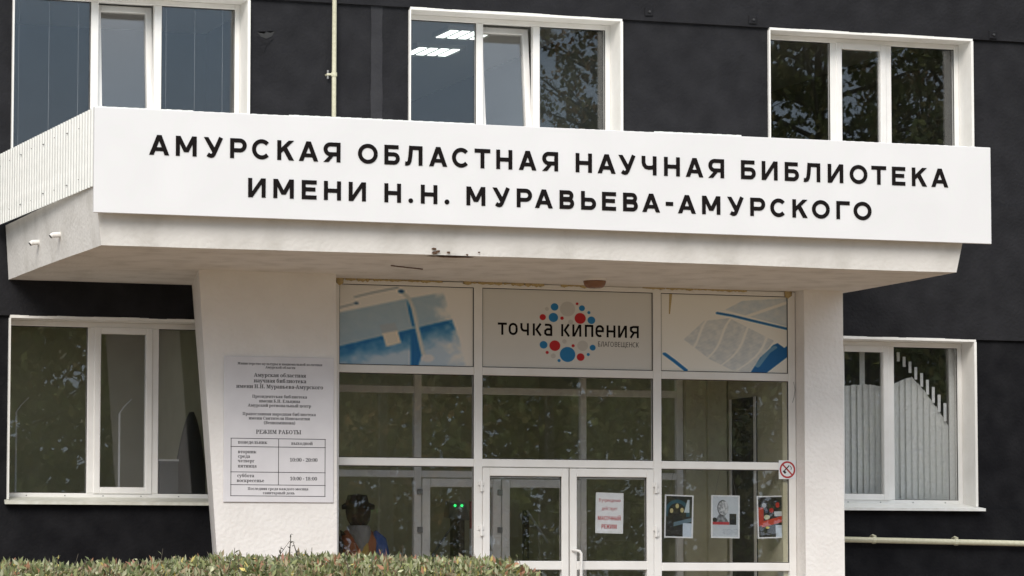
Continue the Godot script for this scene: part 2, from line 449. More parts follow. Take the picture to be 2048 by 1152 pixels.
func window(b: Node, x0: float, w: float, y0: float, y1: float, tilt: float, sill_mat: Material, label: String) -> void:
	var zf := -0.30
	var zb := -0.37
	# the painted reveal round the opening
	var s := ST()
	var x1 := x0 + w
	var e := 0.022
	var n := 26
	for k in n:   # top lining, its outer edge brushed on unevenly
		var a := x0 + w * k / n
		var c := x0 + w * (k + 1) / n
		var up := 0.006 + 0.010 * wob.get_noise_2d(a * 30.0, y1 * 9.0)
		box(s, a, y1 - e, -0.42, c, y1 + up, 0.004 + 0.003 * (k % 2))
	box(s, x0 - 0.008, y0, -0.42, x0 + e * 0.4, y1 - e, 0.005)
	box(s, x1 - e, y0, -0.42, x1 + 0.008, y1 - e, 0.005)
	box(s, x0 + e * 0.4, y0, -0.42, x1 - e, y0 + 0.02, zb)
	var r := put(b, "window", s, M.reveal, label)
	var f := ST()
	var fx0 := x0 + e * 0.4
	var fx1 := x1 - e
	var fy0 := y0 + 0.02
	var fy1 := y1 - e
	ring_bars(f, fx0, fy0, fx1, fy1, zb, zf, 0.055)
	put(r, "frame", f, M.pvc)
	var m0 := x0 + 0.865 * w / 2.47
	var m1 := x0 + 0.945 * w / 2.47
	var m2 := x0 + 1.53 * w / 2.47
	var m3 := x0 + 1.61 * w / 2.47
	one_bar(r, "mullion", M.pvc, m0, fy0 + 0.055, zb, m1, fy1 - 0.055, zf + 0.002)
	one_bar(r, "mullion", M.pvc, m2, fy0 + 0.055, zb, m3, fy1 - 0.055, zf + 0.002)
	for p in [[fx0 + 0.055, m0], [m3, fx1 - 0.055]]:
		pane(r, p[0], fy0 + 0.055, p[1], fy1 - 0.055, -0.33, M.glass)
		var g := ST()
		for q in [[p[0], fy0 + 0.055, p[0] + 0.006, fy1 - 0.055], [p[1] - 0.006, fy0 + 0.055, p[1], fy1 - 0.055], [p[0], fy1 - 0.062, p[1], fy1 - 0.055], [p[0], fy0 + 0.055, p[1], fy0 + 0.061]]:
			box(g, q[0], q[1], -0.327, q[2], q[3], -0.318)
		put(r, "rubber_seal", g, M.seal)
	if tilt == 6.0:
		for p in [[fx0 + 0.055, m0], [m3, fx1 - 0.055]]:
			for t in [0.09, 0.48, 0.86]:
				var xx: float = lerpf(p[0], p[1], t)
				one_box(r, "reflection_strip", M.steel, xx - 0.002, fy0 + 0.06, -0.40, xx + 0.002, fy1 - 0.06, -0.395)  # thin strips drawn in place of ghost reflections in the double glazing
	# the opening sash in the middle, hinged at its foot and tilted into the room when open
	var h := Node3D.new()
	h.name = "sash"
	r.add_child(h, true)
	h.position = Vector3(0, fy0 + 0.05, -0.335)
	h.rotation_degrees.x = -tilt
	var sh := fy1 - fy0 - 0.10
	var sf := ST()
	ring_bars(sf, m1 - 0.012, 0.0, m2 + 0.012, sh, -0.03, 0.05, 0.068)
	box(sf, m1 + 0.058, 0.07, -0.022, m2 - 0.058, 0.071, 0.022)
	for q in [Vector3.ZERO]:
		box(sf, m1 + 0.056, 0.068, -0.022, m1 + 0.057, sh - 0.068, 0.022)
	var so := MeshInstance3D.new()
	so.name = "sash_frame"
	so.mesh = sf.commit()
	so.material_override = M.pvc
	h.add_child(so, true)
	pane(h, m1 + 0.056, 0.068, m2 - 0.056, sh - 0.068, 0.012, M.glass)
	# sill of folded sheet outside, sloping outwards
	var q := ST()
	var ys := y0 + 0.035
	hexa(q, [Vector3(x0 - 0.05, y0 - 0.05, 0.10), Vector3(x1 + 0.05, y0 - 0.05, 0.10), Vector3(x1 - 0.0, y0 - 0.01, zf), Vector3(x0 + 0.0, y0 - 0.01, zf),
		Vector3(x0 - 0.05, y0 - 0.02, 0.10), Vector3(x1 + 0.05, y0 - 0.02, 0.10), Vector3(x1 - 0.023, ys, zf), Vector3(x0 + 0.01, ys, zf)])
	var so2 := put(r, "sill", q, sill_mat)
	so2.set_meta("label", "folded metal window sill")
	for k in 6:
		var xx := x0 + w * (0.1 + 0.16 * k)
		one_box(r, "screw_cap", M.steel, xx - 0.006, fy0 + 0.024, zf, xx + 0.006, fy0 + 0.034, zf + 0.003)

func building() -> void:
	var b := thing("library_building", "dark charcoal rendered library facade with white framed windows", "building")
	var L := -14.2
	var R := 18.0
	var cols := [[-9.55, 2.47], [-5.365, 2.475], [-1.14, 2.40], [2.99, 2.47], [7.18, 2.47]]
	# bands between the storeys stand 4 cm proud of the piers
	one_box(b, "spandrel_band", M.stucco, L, 4.212, -0.45, R, 5.72, 0.0)
	one_box(b, "spandrel_band", M.stucco, L, 7.582, -0.45, R, 9.3, 0.0)
	one_box(b, "spandrel_band", M.stucco_shaded, L, 0.0, -0.45, -2.44, 2.335, 0.0)
	one_box(b, "spandrel_band", M.stucco_shaded, 2.70, 0.0, -0.45, R, 2.335, 0.0)
	for storey in [[5.72, 7.582, true], [2.335, 4.212, false]]:
		var x := L
		for k in cols.size():
			if not storey[2] and k == 2:
				continue
			var stop: float = cols[k][0]
			if not storey[2] and k == 3:
				one_box(b, "pier", M.stucco if storey[2] else M.stucco_shaded, x, storey[0], -0.45, -2.44, storey[1], -0.04)
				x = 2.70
			one_box(b, "pier", M.stucco if storey[2] else M.stucco_shaded, x, storey[0], -0.45, stop, storey[1], -0.04)
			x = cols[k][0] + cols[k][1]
		one_box(b, "pier", M.stucco if storey[2] else M.stucco_shaded, x, storey[0], -0.45, R, storey[1], -0.04)
	# windows
	window(b, -9.55, 2.47, 5.73, 7.58, 0.0, M.white_sill, "closed upper window beyond the canopy's corrugated side")
	window(b, -5.365, 2.475, 5.73, 7.58, 6.0, M.white_sill, "upper window over the canopy corner with tilted middle sash")
	window(b, -1.14, 2.40, 5.73, 7.58, 7.0, M.white_sill, "upper window with lit ceiling lamps behind its glass")
	window(b, 2.99, 2.47, 5.73, 7.58, 0.0, M.white_sill, "closed upper window mirroring dark trees")
	window(b, 7.18, 2.47, 5.73, 7.58, 0.0, M.white_sill, "upper window farthest from the corrugated canopy side")
	window(b, -9.55, 2.47, 2.36, 4.21, 0.0, M.sill, "ground floor window beyond the canopy")
	window(b, -5.365, 2.475, 2.36, 4.21, 0.0, M.sill, "ground floor window half hidden by the slanted column")
	window(b, 2.99, 2.47, 2.36, 4.21, 0.0, M.white_sill, "ground floor window with pale vertical blinds")
	window(b, 7.18, 2.47, 2.36, 4.21, 0.0, M.white_sill, "ground floor window beyond the horizontal pipe")
	# a lighter strip of patched render over the panel joint, anchors and a broken spot
	var s := ST()
	for k in 14:
		var y0 := 5.73 + 1.85 * k / 14.0
		var y1 := 5.73 + 1.85 * (k + 1) / 14.0
		var a0 := 0.012 * wob.get_noise_2d(y0 * 60.0, 3.0)
		var a1 := 0.012 * wob.get_noise_2d(y1 * 60.0, 3.0)
		hexa(s, [Vector3(-1.56 + a0, y0, -0.035), Vector3(-1.435 - a0, y0, -0.035), Vector3(-1.435 - a0, y0, -0.06), Vector3(-1.56 + a0, y0, -0.06),
			Vector3(-1.56 + a1, y1, -0.035), Vector3(-1.435 - a1, y1, -0.035), Vector3(-1.435 - a1, y1, -0.06), Vector3(-1.56 + a1, y1, -0.06)])
	put(b, "joint_strip", s, M.stucco_pale, "paler strip of patched render between two upper windows")
	for p in [[1.566, 7.678], [2.788, 7.656], [5.712, 7.642]]:
		var a := ST()
		bar(a, p[0] - 0.045, p[1] - 0.045, -0.01, p[0] + 0.045, p[1] + 0.045, 0.018)
		var plate := put(b, "anchor_plate", a, M.stucco)
		var d := ST()
		tube(d, [Vector3(p[0], p[1], 0.017), Vector3(p[0], p[1], 0.04)], [0.014, 0.012], 8)
		put(plate, "anchor_bolt", d, M.dark_metal)
	var c := ST()
	var hole := [Vector2(-0.10, 0.02), Vector2(-0.04, -0.005), Vector2(0.01, 0.0), Vector2(0.09, 0.035), Vector2(0.06, -0.02), Vector2(0.0, -0.05), Vector2(-0.06, -0.03)]
	for k in range(1, hole.size() - 1):
		for q in [hole[0], hole[k], hole[k + 1]]:
			c.add_vertex(Vector3(-2.70 + q.x, 7.22 + q.y, -0.0375))
	put(b, "broken_spot", c, M.seal, "broken dark hole in the render")
	for q in [[-0.1, -0.03, 0.03, -0.07, 0.0, -0.12], [-0.07, -0.13, 0.0, -0.11, -0.03, -0.2], [0.0, -0.06, 0.07, -0.03, 0.01, -0.13]]:
		var v := [Vector3(-2.70 + q[0], 7.22 + q[1], -0.036), Vector3(-2.70 + q[2], 7.22 + q[3], -0.018), Vector3(-2.70 + q[4], 7.22 + q[5], -0.036)]
		var fl := ST()
		for z in v: fl.add_vertex(z)
		put(b, "render_flake", fl, M.stucco)
	# roof
	one_box(b, "roof", M.stucco, L, 9.3, -13.0, R, 9.5, 0.06)
	# rooms behind the windows
	one_box(b, "interior_floor", M.floor_in, L + 0.2, 4.9, -12.0, R - 0.2, 5.0, -0.45)
	one_box(b, "interior_ceiling", M.ceil, L + 0.2, 8.0, -12.0, R - 0.2, 8.1, -0.45)
	one_box(b, "interior_wall", M.wall_grey, L, 0.0, -12.2, R, 9.3, -12.0)
	one_box(b, "interior_wall", M.wall_grey, L, 0.0, -12.0, L + 0.2, 9.3, -0.45)
	one_box(b, "interior_wall", M.wall_grey, R - 0.2, 0.0, -12.0, R, 9.3, -0.45)
	one_box(b, "interior_wall", M.wall_grey, L + 0.2, 5.0, -5.2, -1.9, 8.0, -5.05)
	for x in [-6.2, -2.0, 2.1, 6.3]:
		one_box(b, "interior_wall", M.wall_grey, x - 0.06, 5.0, -12.0 if x > -2.5 else -5.05, x + 0.06, 8.0, -0.46)
	one_box(b, "interior_floor", M.floor_in, L + 0.2, FLOOR - 0.1, -12.0, R - 0.2, FLOOR, -0.45)
	one_box(b, "interior_ceiling", M.ceil, L + 0.2, 4.45, -12.0, R - 0.2, 4.55, -0.45)
	one_box(b, "interior_wall", M.wall_in, L + 0.2, FLOOR, -4.2, -3.0, 4.45, -4.1)
	one_box(b, "interior_wall", M.wall_in, -3.0, FLOOR, -7.2, -2.85, 4.45, -0.46)
	one_box(b, "interior_wall", M.wall_in, -2.85, FLOOR, -7.2, 3.0, 4.45, -7.05)
	one_box(b, "interior_wall", M.wall_in, 2.85, FLOOR, -7.05, 3.0, 4.45, -0.46)
	one_box(b, "interior_wall", M.wall_grey, 3.0, FLOOR, -4.2, R - 0.2, 4.45, -4.1)
	# entrance lobby between the outer and the inner glazing
	one_box(b, "lobby_floor", M.floor_in, -2.44, FLOOR - 0.12, -0.45, 2.67, FLOOR, GLZ - 0.03)
	one_box(b, "lobby_wall", M.wall_in, 2.55, FLOOR, -0.2, 2.66, SOFFIT - 0.004, GLZ - 0.05)
	one_box(b, "lobby_wall", M.wall_in, 2.07, FLOOR, -0.44, 2.69, 4.45, -0.22)
	one_box(b, "lobby_pilaster", M.wall_in, 2.31, FLOOR, -0.218, 2.53, 4.45, -0.17)
	var dr := one_box(b, "side_door", M.dark_metal, 2.535, FLOOR, -0.1, 2.548, 3.5, 0.62, "dark side door inside the entrance lobby")
	for z in [[-0.1, -0.04], [0.56, 0.62]]:
		one_box(dr, "door_frame", M.pvc, 2.528, FLOOR, z[0], 2.5345, 3.5, z[1])

# ---------------------------------------------------------------- porch with canopy
func corrugated(parent: Node, a: Vector3, b: Vector3, y0: float, y1: float, out: Vector3, jag: float, label: String) -> void:
	var s := ST()
	var len_ := a.distance_to(b)
	var n := int(len_ / 0.1)
	var prof := [[0.0, 0.0], [0.42, 0.0], [0.52, 1.0], [0.9, 1.0], [1.0, 0.0]]
	for k in n:
		for j in 4:
			var t0: float = (k + prof[j][0]) / n
			var t1: float = (k + prof[j + 1][0]) / n
			var p: Vector3 = a.lerp(b, t0) + out * 0.013 * prof[j][1]
			var q: Vector3 = a.lerp(b, t1) + out * 0.013 * prof[j + 1][1]
			var u0 := jag * wob.get_noise_2d(floor(k / 9.0) * 77.0, 5.0) * 2.0
			quad(s, Vector3(p.x, y0, p.z), Vector3(q.x, y0, q.z), Vector3(q.x, y1 + u0, q.z), Vector3(p.x, y1 + u0, p.z))
			var th := out * -0.004
			quad(s, Vector3(q.x, y0, q.z) + th, Vector3(p.x, y0, p.z) + th, Vector3(p.x, y1 + u0, p.z) + th, Vector3(q.x, y1 + u0, q.z) + th)
			quad(s, Vector3(p.x, y1 + u0, p.z), Vector3(q.x, y1 + u0, q.z), Vector3(q.x, y1 + u0, q.z) + th, Vector3(p.x, y1 + u0, p.z) + th)
			quad(s, Vector3(p.x, y0, p.z), Vector3(q.x, y0, q.z), Vector3(q.x, y0, q.z) + th, Vector3(p.x, y0, p.z) + th)
	put(parent, "profiled_cladding", s, M.sheet, label)

func porch() -> void:
	var p := thing("entrance_canopy", "white concrete entrance canopy on two painted columns", "canopy")
	# slab: an upturned tray, its faces leaning outwards
	var s := ST()
	var bx0 := -5.33
	var bx1 := 3.235
	var bz := 3.97
	var tx0 := -5.425
	var tx1 := 3.31
	var tz := 4.09
	var ty := 5.12
	var A := [Vector3(bx0, SOFFIT, bz), Vector3(bx1, SOFFIT, bz), Vector3(bx1, SOFFIT, 0.0), Vector3(bx0 - 0.06, SOFFIT, 0.0)]
	var B := [Vector3(tx0, ty, tz), Vector3(tx1, ty, tz), Vector3(tx1, ty, 0.0), Vector3(tx0, ty, 0.0)]
	plaster(s, A[0], A[1], B[1], B[0], 150, 10, 0.016)
	plaster(s, A[1], A[2], B[2], B[1], 50, 8, 0.012)
	plaster(s, A[3], A[0], B[0], B[3], 60, 10, 0.016)
	plaster(s, B[0], B[1], B[2], B[3], 60, 20, 0.012)
	plaster(s, A[3], A[2], A[1], A[0], 150, 60, 0.016)
	put(p, "canopy_slab", smooth_flat(s), M.concrete)
	# parapet of profiled sheet round the slab
	corrugated(p, Vector3(-5.56, 0, 0.03), Vector3(-5.425, 0, 4.12), 5.09, 5.80, Vector3(-1, 0, 0), 0.0, "white corrugated sheet on the canopy's side")
	corrugated(p, Vector3(-5.42, 0, 4.10), Vector3(3.40, 0, 4.10), 5.0, 5.805, Vector3(0, 0, 1), 0.012, "")
	corrugated(p, Vector3(3.40, 0, 4.10), Vector3(3.40, 0, 0.03), 5.09, 5.80, Vector3(1, 0, 0), 0.0, "")
	# screws of the side sheet
	for k in 16:
		var sc := ST()
		var z := 0.35 + 0.46 * (k / 2)
		var y := 5.2 if k % 2 == 0 else 5.68
		y += 0.03 * wob.get_noise_2d(k * 40.0, 9.0)
		var sx := lerpf(-5.56, -5.425, (z - 0.03) / 4.09)
		tube(sc, [Vector3(sx, y, z), Vector3(sx - 0.02, y, z)], [0.006, 0.005], 6)
		put(p, "screw", sc, M.steel)
	# columns: the broad one tapers towards the ground, the other is a plain pier
	var c := ST()
	var F := [Vector3(-3.525, 0, 1.75), Vector3(-2.43, 0, 1.75), Vector3(-2.43, 0, 0.0), Vector3(-3.09, 0, 0.0)]
	var T := [Vector3(-3.862, SOFFIT + 0.02, 1.75), Vector3(-2.462, SOFFIT + 0.02, 1.75), Vector3(-2.45, SOFFIT + 0.02, 0.0), Vector3(-3.485, SOFFIT + 0.02, 0.0)]
	plaster(c, F[0], F[1], T[1], T[0], 24, 60, 0.008)
	plaster(c, F[1], F[2], T[2], T[1], 24, 60, 0.008)
	plaster(c, F[3], F[0], T[0], T[3], 24, 60, 0.008)
	put(p, "column", smooth_flat(c), M.column, "broad white column tapering towards its foot")
	var d := ST()
	var G := [Vector3(2.685, 0, 1.55), Vector3(3.128, 0, 1.55), Vector3(3.128, 0, 0.0), Vector3(2.685, 0, 0.0)]
	var H := []
	for v in G: H.append(v + Vector3(0, SOFFIT + 0.02, 0))
	plaster(d, G[0], G[1], H[1], H[0], 12, 60, 0.008)
	plaster(d, G[1], G[2], H[2], H[1], 16, 60, 0.008)
	plaster(d, G[3], G[0], H[0], H[3], 16, 60, 0.008)
	put(p, "column", smooth_flat(d), M.column, "narrow white column beside the no smoking sticker")
	# two short drain spouts in the side
	for q in [[1.5, 4.81], [2.45, 4.795]]:
		var e := ST()
		tube(e, [Vector3(-5.30, q[1] + 0.01, q[0]), Vector3(-5.455, q[1], q[0]), Vector3(-5.475, q[1] - 0.015, q[0])], [0.026, 0.026, 0.024], 10)
		var sp := put(p, "drain_spout", smooth(e), M.plaster)
		var e2 := ST()
		tube(e2, [Vector3(-5.474, q[1] - 0.014, q[0]), Vector3(-5.479, q[1] - 0.018, q[0])], [0.018, 0.018], 8)
		put(sp, "spout_mouth", e2, M.seal)
	# broken plaster with rusty steel on the lower edge
	rng.seed = 91
	for k in 26:
		var x := -1.96 + rng.randfn(0, 0.12)
		var sz := rng.randf_range(0.012, 0.05)
		var r := ST()
		shard(r, Vector3(x, SOFFIT - 0.002 - 0.0005 * (k % 7), bz - 0.02 - absf(rng.randfn(0, 0.05))), Vector3(1, 0, 0), Vector3(0, 0, 1), sz * 2.2, sz)
		put(p, "plaster_chip", r, M.rust)
	for k in 6:
		var x := -1.97 + rng.randfn(0, 0.12)
		var y := SOFFIT + 0.008 + absf(rng.randfn(0, 0.02))
		var sz := rng.randf_range(0.008, 0.024)
		var r := ST()
		shard(r, Vector3(x, y, bz + (y - SOFFIT) * 0.218 + 0.014), Vector3(1, 0, 0), Vector3(0, 0.98, 0.21), sz * 1.8, sz)
		put(p, "plaster_chip", r, M.rust)
	var cr := ST()
	var prev := Vector3(-2.27, SOFFIT - 0.012, 2.95)
	for k in 9:
		var nx := prev + Vector3(0.045, 0, -0.03 + 0.02 * wob.get_noise_1d(k * 50.0))
		tube(cr, [prev, nx], [0.006, 0.007], 5)
		prev = nx
	put(p, "crack", cr, M.rust)

func shard(st: SurfaceTool, at: Vector3, u: Vector3, v: Vector3, a: float, b: float) -> void:
	var n := 7
	var w := u.cross(v).normalized()
	var ring := []
	for k in n:
		var t := TAU * k / n
		var r := rng.randf_range(0.55, 1.1)
		ring.append(at + u * cos(t) * a * r + v * sin(t) * b * r)
	var top := at + w * 0.004 * (1.0 if w.y < 0 or w.z > 0 else -1.0)
	for k in n:
		st.add_vertex(top); st.add_vertex(ring[k]); st.add_vertex(ring[(k + 1) % n])

func smooth_flat(st: SurfaceTool) -> SurfaceTool:
	return st

func sign_board() -> void:
	var s := thing("library_sign", "long white signboard with two lines of black Cyrillic lettering", "sign")
	var b := ST()
	bar(b, -5.445, 4.842, 4.125, 3.53, 5.795, 4.158, 0.003)
	put(s, "board", b, M.board)
	var lines := [["АМУРСКАЯОБЛАСТНАЯНАУЧНАЯБИБЛИОТЕКА", 5.383, 0.182, [-4.941, -4.756, -4.694, -4.501, -4.434, -4.252, -4.187, -4.032, -3.979, -3.808, -3.742, -3.584, -3.537, -3.353, -3.302, -3.14, -2.971, -2.781, -2.716, -2.568, -2.516, -2.347, -2.281, -2.105, -2.055, -1.888, -1.835, -1.681, -1.621, -1.463, -1.397, -1.223, -1.164, -1.006, -0.829, -0.666, -0.607, -0.427, -0.397, -0.221, -0.161, -0.01, 0.068, 0.229, 0.291, 0.47, 0.524, 0.686, 0.862, 1.014, 1.078, 1.243, 1.319, 1.467, 1.518, 1.692, 1.772, 1.936, 2.005, 2.193, 2.237, 2.394, 2.457, 2.599, 2.671, 2.832, 2.881, 3.063]],
		["ИМЕНИН.Н.МУРАВЬЕВА-АМУРСКОГО", 5.031, 0.176, [-4.015, -3.851, -3.777, -3.584, -3.508, -3.367, -3.296, -3.134, -3.059, -2.894, -2.715, -2.555, -2.482, -2.437, -2.361, -2.201, -2.13, -2.083, -1.915, -1.73, -1.658, -1.484, -1.418, -1.267, -1.237, -1.06, -0.991, -0.846, -0.775, -0.625, -0.564, -0.423, -0.351, -0.202, -0.155, 0.024, 0.084, 0.159, 0.209, 0.392, 0.457, 0.645, 0.717, 0.89, 0.956, 1.111, 1.167, 1.329, 1.397, 1.555, 1.603, 1.79, 1.861, 2.002, 2.043, 2.234]]]
	for l in lines:
		for k in l[0].length():
			gl_st = ST()
			gl_z = 0.0
			gl_o = Vector3.ZERO
			glyph(l[0][k], l[3][2 * k + 1] - l[3][2 * k], l[2], 0.037)
			var o := put(s, "letter", gl_st, M.letter)
			o.position = Vector3(l[3][2 * k], l[1], 4.158)

# ---------------------------------------------------------------- entrance glazing
func glazing() -> void:
	var g := thing("entrance_glazing", "white framed glazed entrance front with double doors under the canopy", "glazing")
	var zb := GLZ - 0.07
	var zf := GLZ
	var top := SOFFIT - 0.006
	# uprights
	one_bar(g, "jamb", M.pvc, -2.44, FLOOR, zb, -2.30, top, zf + 0.002)
	one_bar(g, "mullion", M.pvc, -0.875, FLOOR, zb, -0.785, top, zf)
	one_bar(g, "mullion", M.pvc, 1.078, FLOOR, zb, 1.168, top, zf)
	one_bar(g, "jamb", M.pvc, 2.60, FLOOR, zb, 2.68, top, zf + 0.002)
	for b in [[-2.30, -0.875], [-0.785, 1.078], [1.168, 2.60]]:
		one_bar(g, "head_rail", M.pvc, b[0], 4.515, zb, b[1], top, zf - 0.001)
		one_bar(g, "transom", M.pvc, b[0], 3.625, zb, b[1], 3.705, zf - 0.001)
		one_bar(g, "transom", M.pvc, b[0], 2.695, zb, b[1], 2.775, zf - 0.001)
		pane(g, b[0], 2.775, b[1], 3.625, GLZ - 0.03, M.glass)
		bead(g, b[0], 2.775, b[1], 3.625)
		if b[0] != -0.785:
			one_bar(g, "transom", M.pvc, b[0], 1.645, zb, b[1], 1.73, zf - 0.001)
			one_bar(g, "bottom_rail", M.pvc, b[0], FLOOR, zb, b[1], FLOOR + 0.12, zf - 0.001)
			pane(g, b[0], 1.73, b[1], 2.695, GLZ - 0.03, M.glass)
			bead(g, b[0], 1.73, b[1], 2.695)
			pane(g, b[0], FLOOR + 0.12, b[1], 1.645, GLZ - 0.03, M.glass)
	# printed panels in the top row
	var prints := [print_bag(), print_logo(), print_book()]
	var names := ["printed panel with a blue and cream bag photograph", "pale printed panel with black lettering and coloured dots", "printed panel with an open book in blue and cream"]
	var bays := [[-2.30, -0.875], [-0.785, 1.078], [1.168, 2.60]]
	for k in 3:
		var pn := sheet(g, "printed_panel", prints[k], bays[k][0], 3.705, bays[k][1], 4.515, GLZ - 0.022, 0.012, names[k])
		bead(g, bays[k][0], 3.705, bays[k][1], 4.515)
		if k == 1:
			gl_d = 0.0015
			var word := "точкакипения"
			var ex := [[215, 315], [335, 435], [465, 560], [603, 700], [728, 820], [920, 1015], [1045, 1145], [1185, 1280], [1305, 1400], [1430, 1530], [1560, 1660], [1690, 1795]]
			for q in word.length():
				var x0: float = -0.785 + 1.863 * (ex[q][0] - 40) / 1910.0
				gl_st = ST()
				gl_z = 0.0
				gl_o = Vector3(x0, 4.0405, GLZ - 0.022)
				glyph(word[q], 1.863 * (ex[q][1] - ex[q][0]) / 1910.0, 0.125, 0.0225)
				put(pn, "logo_letter", gl_st, M.letter)
			gl_d = 0.006
			var pl := print_line(pn, "БЛАГОВЕЩЕНСК", Vector3(0.70, 3.968, GLZ - 0.0215), 0.45, M.ink, "Droid Sans", false, 1.15)
			pl.name = "city_lettering"
	# doors
	for side in [0, 1]:
		var x0 := -0.783 if side == 0 else 0.156
		var x1 := 0.142 if side == 0 else 1.076
		var f := ST()
		var y0 := FLOOR + 0.02
		var y1 := 2.688
		var z1 := zf + 0.012
		bar(f, x0, y0, zb + 0.01, x0 + 0.075, y1, z1)
		bar(f, x1 - 0.075, y0, zb + 0.01, x1, y1, z1)
		bar(f, x0 + 0.075, y1 - 0.085, zb + 0.01, x1 - 0.075, y1, z1)
		bar(f, x0 + 0.075, 1.655, zb + 0.01, x1 - 0.075, 1.745, z1)
		bar(f, x0 + 0.075, y0, zb + 0.01, x1 - 0.075, y0 + 0.14, z1)
		var d := put(g, "door", f, M.pvc, "glazed door leaf with a white bow handle" if side == 1 else "glazed door leaf partly behind the hedge")
		pane(d, x0 + 0.075, 1.745, x1 - 0.075, y1 - 0.085, GLZ - 0.02, M.glass)
		pane(d, x0 + 0.075, y0 + 0.14, x1 - 0.075, 1.655, GLZ - 0.02, M.glass)
		bead(d, x0 + 0.075, 1.745, x1 - 0.075, y1 - 0.085)
		var hx := x0 - 0.02 if side == 0 else x1 + 0.02
		for hy in [1.05, 2.05, 2.50]:
			var h := ST()
			tube(h, [Vector3(hx, hy - 0.055, z1 + 0.012), Vector3(hx, hy + 0.055, z1 + 0.012)], [0.014, 0.014], 8)
			box(h, hx - 0.03, hy + 0.008, z1 - 0.012, hx + 0.03, hy + 0.045, z1 + 0.012)
			box(h, hx - 0.004, hy - 0.05, z1 - 0.012, hx + 0.034, hy - 0.01, z1 + 0.011)
			put(d, "hinge", h, M.pvc)
		if side == 1:
			var k := ST()
			var hx2 := x0 + 0.045
			tube(k, [Vector3(hx2 - 0.02, 1.85, z1 - 0.01), Vector3(hx2 + 0.0, 1.853, z1 + 0.05), Vector3(hx2 + 0.035, 1.845, z1 + 0.062), Vector3(hx2 + 0.05, 1.82, z1 + 0.065), Vector3(hx2 + 0.05, 1.30, z1 + 0.065), Vector3(hx2 + 0.035, 1.275, z1 + 0.062), Vector3(hx2, 1.267, z1 + 0.05), Vector3(hx2 - 0.02, 1.27, z1 - 0.01)],
				[0.014, 0.015, 0.015, 0.015, 0.015, 0.015, 0.015, 0.014], 10)
			put(d, "handle", smooth(k), M.pvc)
	# foam squeezed out along the head of the frame
	rng.seed = 17
	var fo := ST()
	for seg_ in [[-2.42, -1.2], [-0.95, -0.1], [0.1, 0.5], [1.0, 2.1]]:
		var x: float = seg_[0]
		while x < seg_[1]:
			var w := rng.randf_range(0.03, 0.09)
			var hgt := rng.randf_range(0.004, 0.026)
			lump(fo, Vector3(x, top - 0.002, zf + 0.004), w * 0.7, hgt, 0.012)
			x += w
	lump(fo, Vector3(-2.30, top - 0.015, zf + 0.004), 0.045, 0.05, 0.018)
	lump(fo, Vector3(2.60, top - 0.02, zf + 0.004), 0.05, 0.05, 0.014)
	put(g, "foam_seal", smooth(fo), M.foam, "yellowish foam squeezed out above the frame")
	var dr := ST()
	hexa(dr, [Vector3(1.262, 4.30, GLZ - 0.0215), Vector3(1.275, 4.30, GLZ - 0.0215), Vector3(1.275, 4.30, GLZ - 0.022), Vector3(1.262, 4.30, GLZ - 0.022),
		Vector3(1.268, 4.52, GLZ - 0.018), Vector3(1.30, 4.52, GLZ - 0.018), Vector3(1.30, 4.52, GLZ - 0.022), Vector3(1.268, 4.52, GLZ - 0.022)])
	put(g, "foam_drip", dr, M.foam)
	# hairline crack in the jamb
	var wv := ST()
	tube(wv, [Vector3(2.655, 3.62, zf + 0.004), Vector3(2.67, 3.54, zf + 0.006), Vector3(2.66, 3.46, zf + 0.004), Vector3(2.64, 3.40, zf + 0.004)], [0.002, 0.003, 0.003, 0.002], 5)
	put(g, "loose_seal", wv, M.steel)
	# inner glazing
	var i := thing("inner_glazing", "white framed inner glazing seen through the entrance glass", "glazing")
	var a := -0.34
	var c := -0.28
	for x in [[-2.44, -2.36], [-0.996, -0.913], [0.879, 0.948], [1.99, 2.066]]:
		one_bar(i, "mullion", M.pvc, x[0], FLOOR, a, x[1], 4.44, c)
	for b in [[-2.36, -0.996], [-0.913, 0.879], [0.948, 1.99]]:
		for y in [[4.36, 4.44], [3.52, 3.595], [2.63, 2.705]]:
			one_bar(i, "transom", M.pvc, b[0], y[0], a, b[1], y[1], c - 0.001)
		pane(i, b[0], 2.705, b[1], 3.52, -0.31, M.glass)
		pane(i, b[0], 3.595, b[1], 4.36, -0.31, M.glass)
		if b[0] != -0.913:
			one_bar(i, "bottom_rail", M.pvc, b[0], FLOOR, a, b[1], FLOOR + 0.12, c - 0.001)
			pane(i, b[0], FLOOR + 0.12, b[1], 2.63, -0.31, M.glass)
	for x in [[-0.908, -0.028], [-0.018, 0.874]]:
		var f := ST()
		ring_bars(f, x[0], FLOOR + 0.01, x[1], 2.622, a + 0.01, c + 0.012, 0.09)
		var d := put(i, "inner_door", f, M.pvc)
		pane(d, x[0] + 0.09, FLOOR + 0.1, x[1] - 0.09, 2.532, -0.31, M.glass)
		var h := ST()
		var hx: float = x[0] - 0.03
		for hy in [2.05, 2.45]:
			box(h, hx - 0.02, hy, c, hx + 0.03, hy + 0.06, c + 0.03)
		put(d, "hinge", h, M.steel)

func lump(st: SurfaceTool, at: Vector3, w: float, h: float, d: float) -> void:
	var n := 6
	var rows := []
	for j in 4:
		var v := PI * j / 3.0 - PI / 2
		var r := []
		for k in n:
			var u := TAU * k / n
			r.append(at + Vector3(cos(u) * cos(v) * w, sin(v) * h * rng.randf_range(0.8, 1.2), sin(u) * cos(v) * d))
		rows.append(r)
	for j in 3:
		for k in n:
			quad(st, rows[j][k], rows[j][(k + 1) % n], rows[j + 1][(k + 1) % n], rows[j + 1][k])

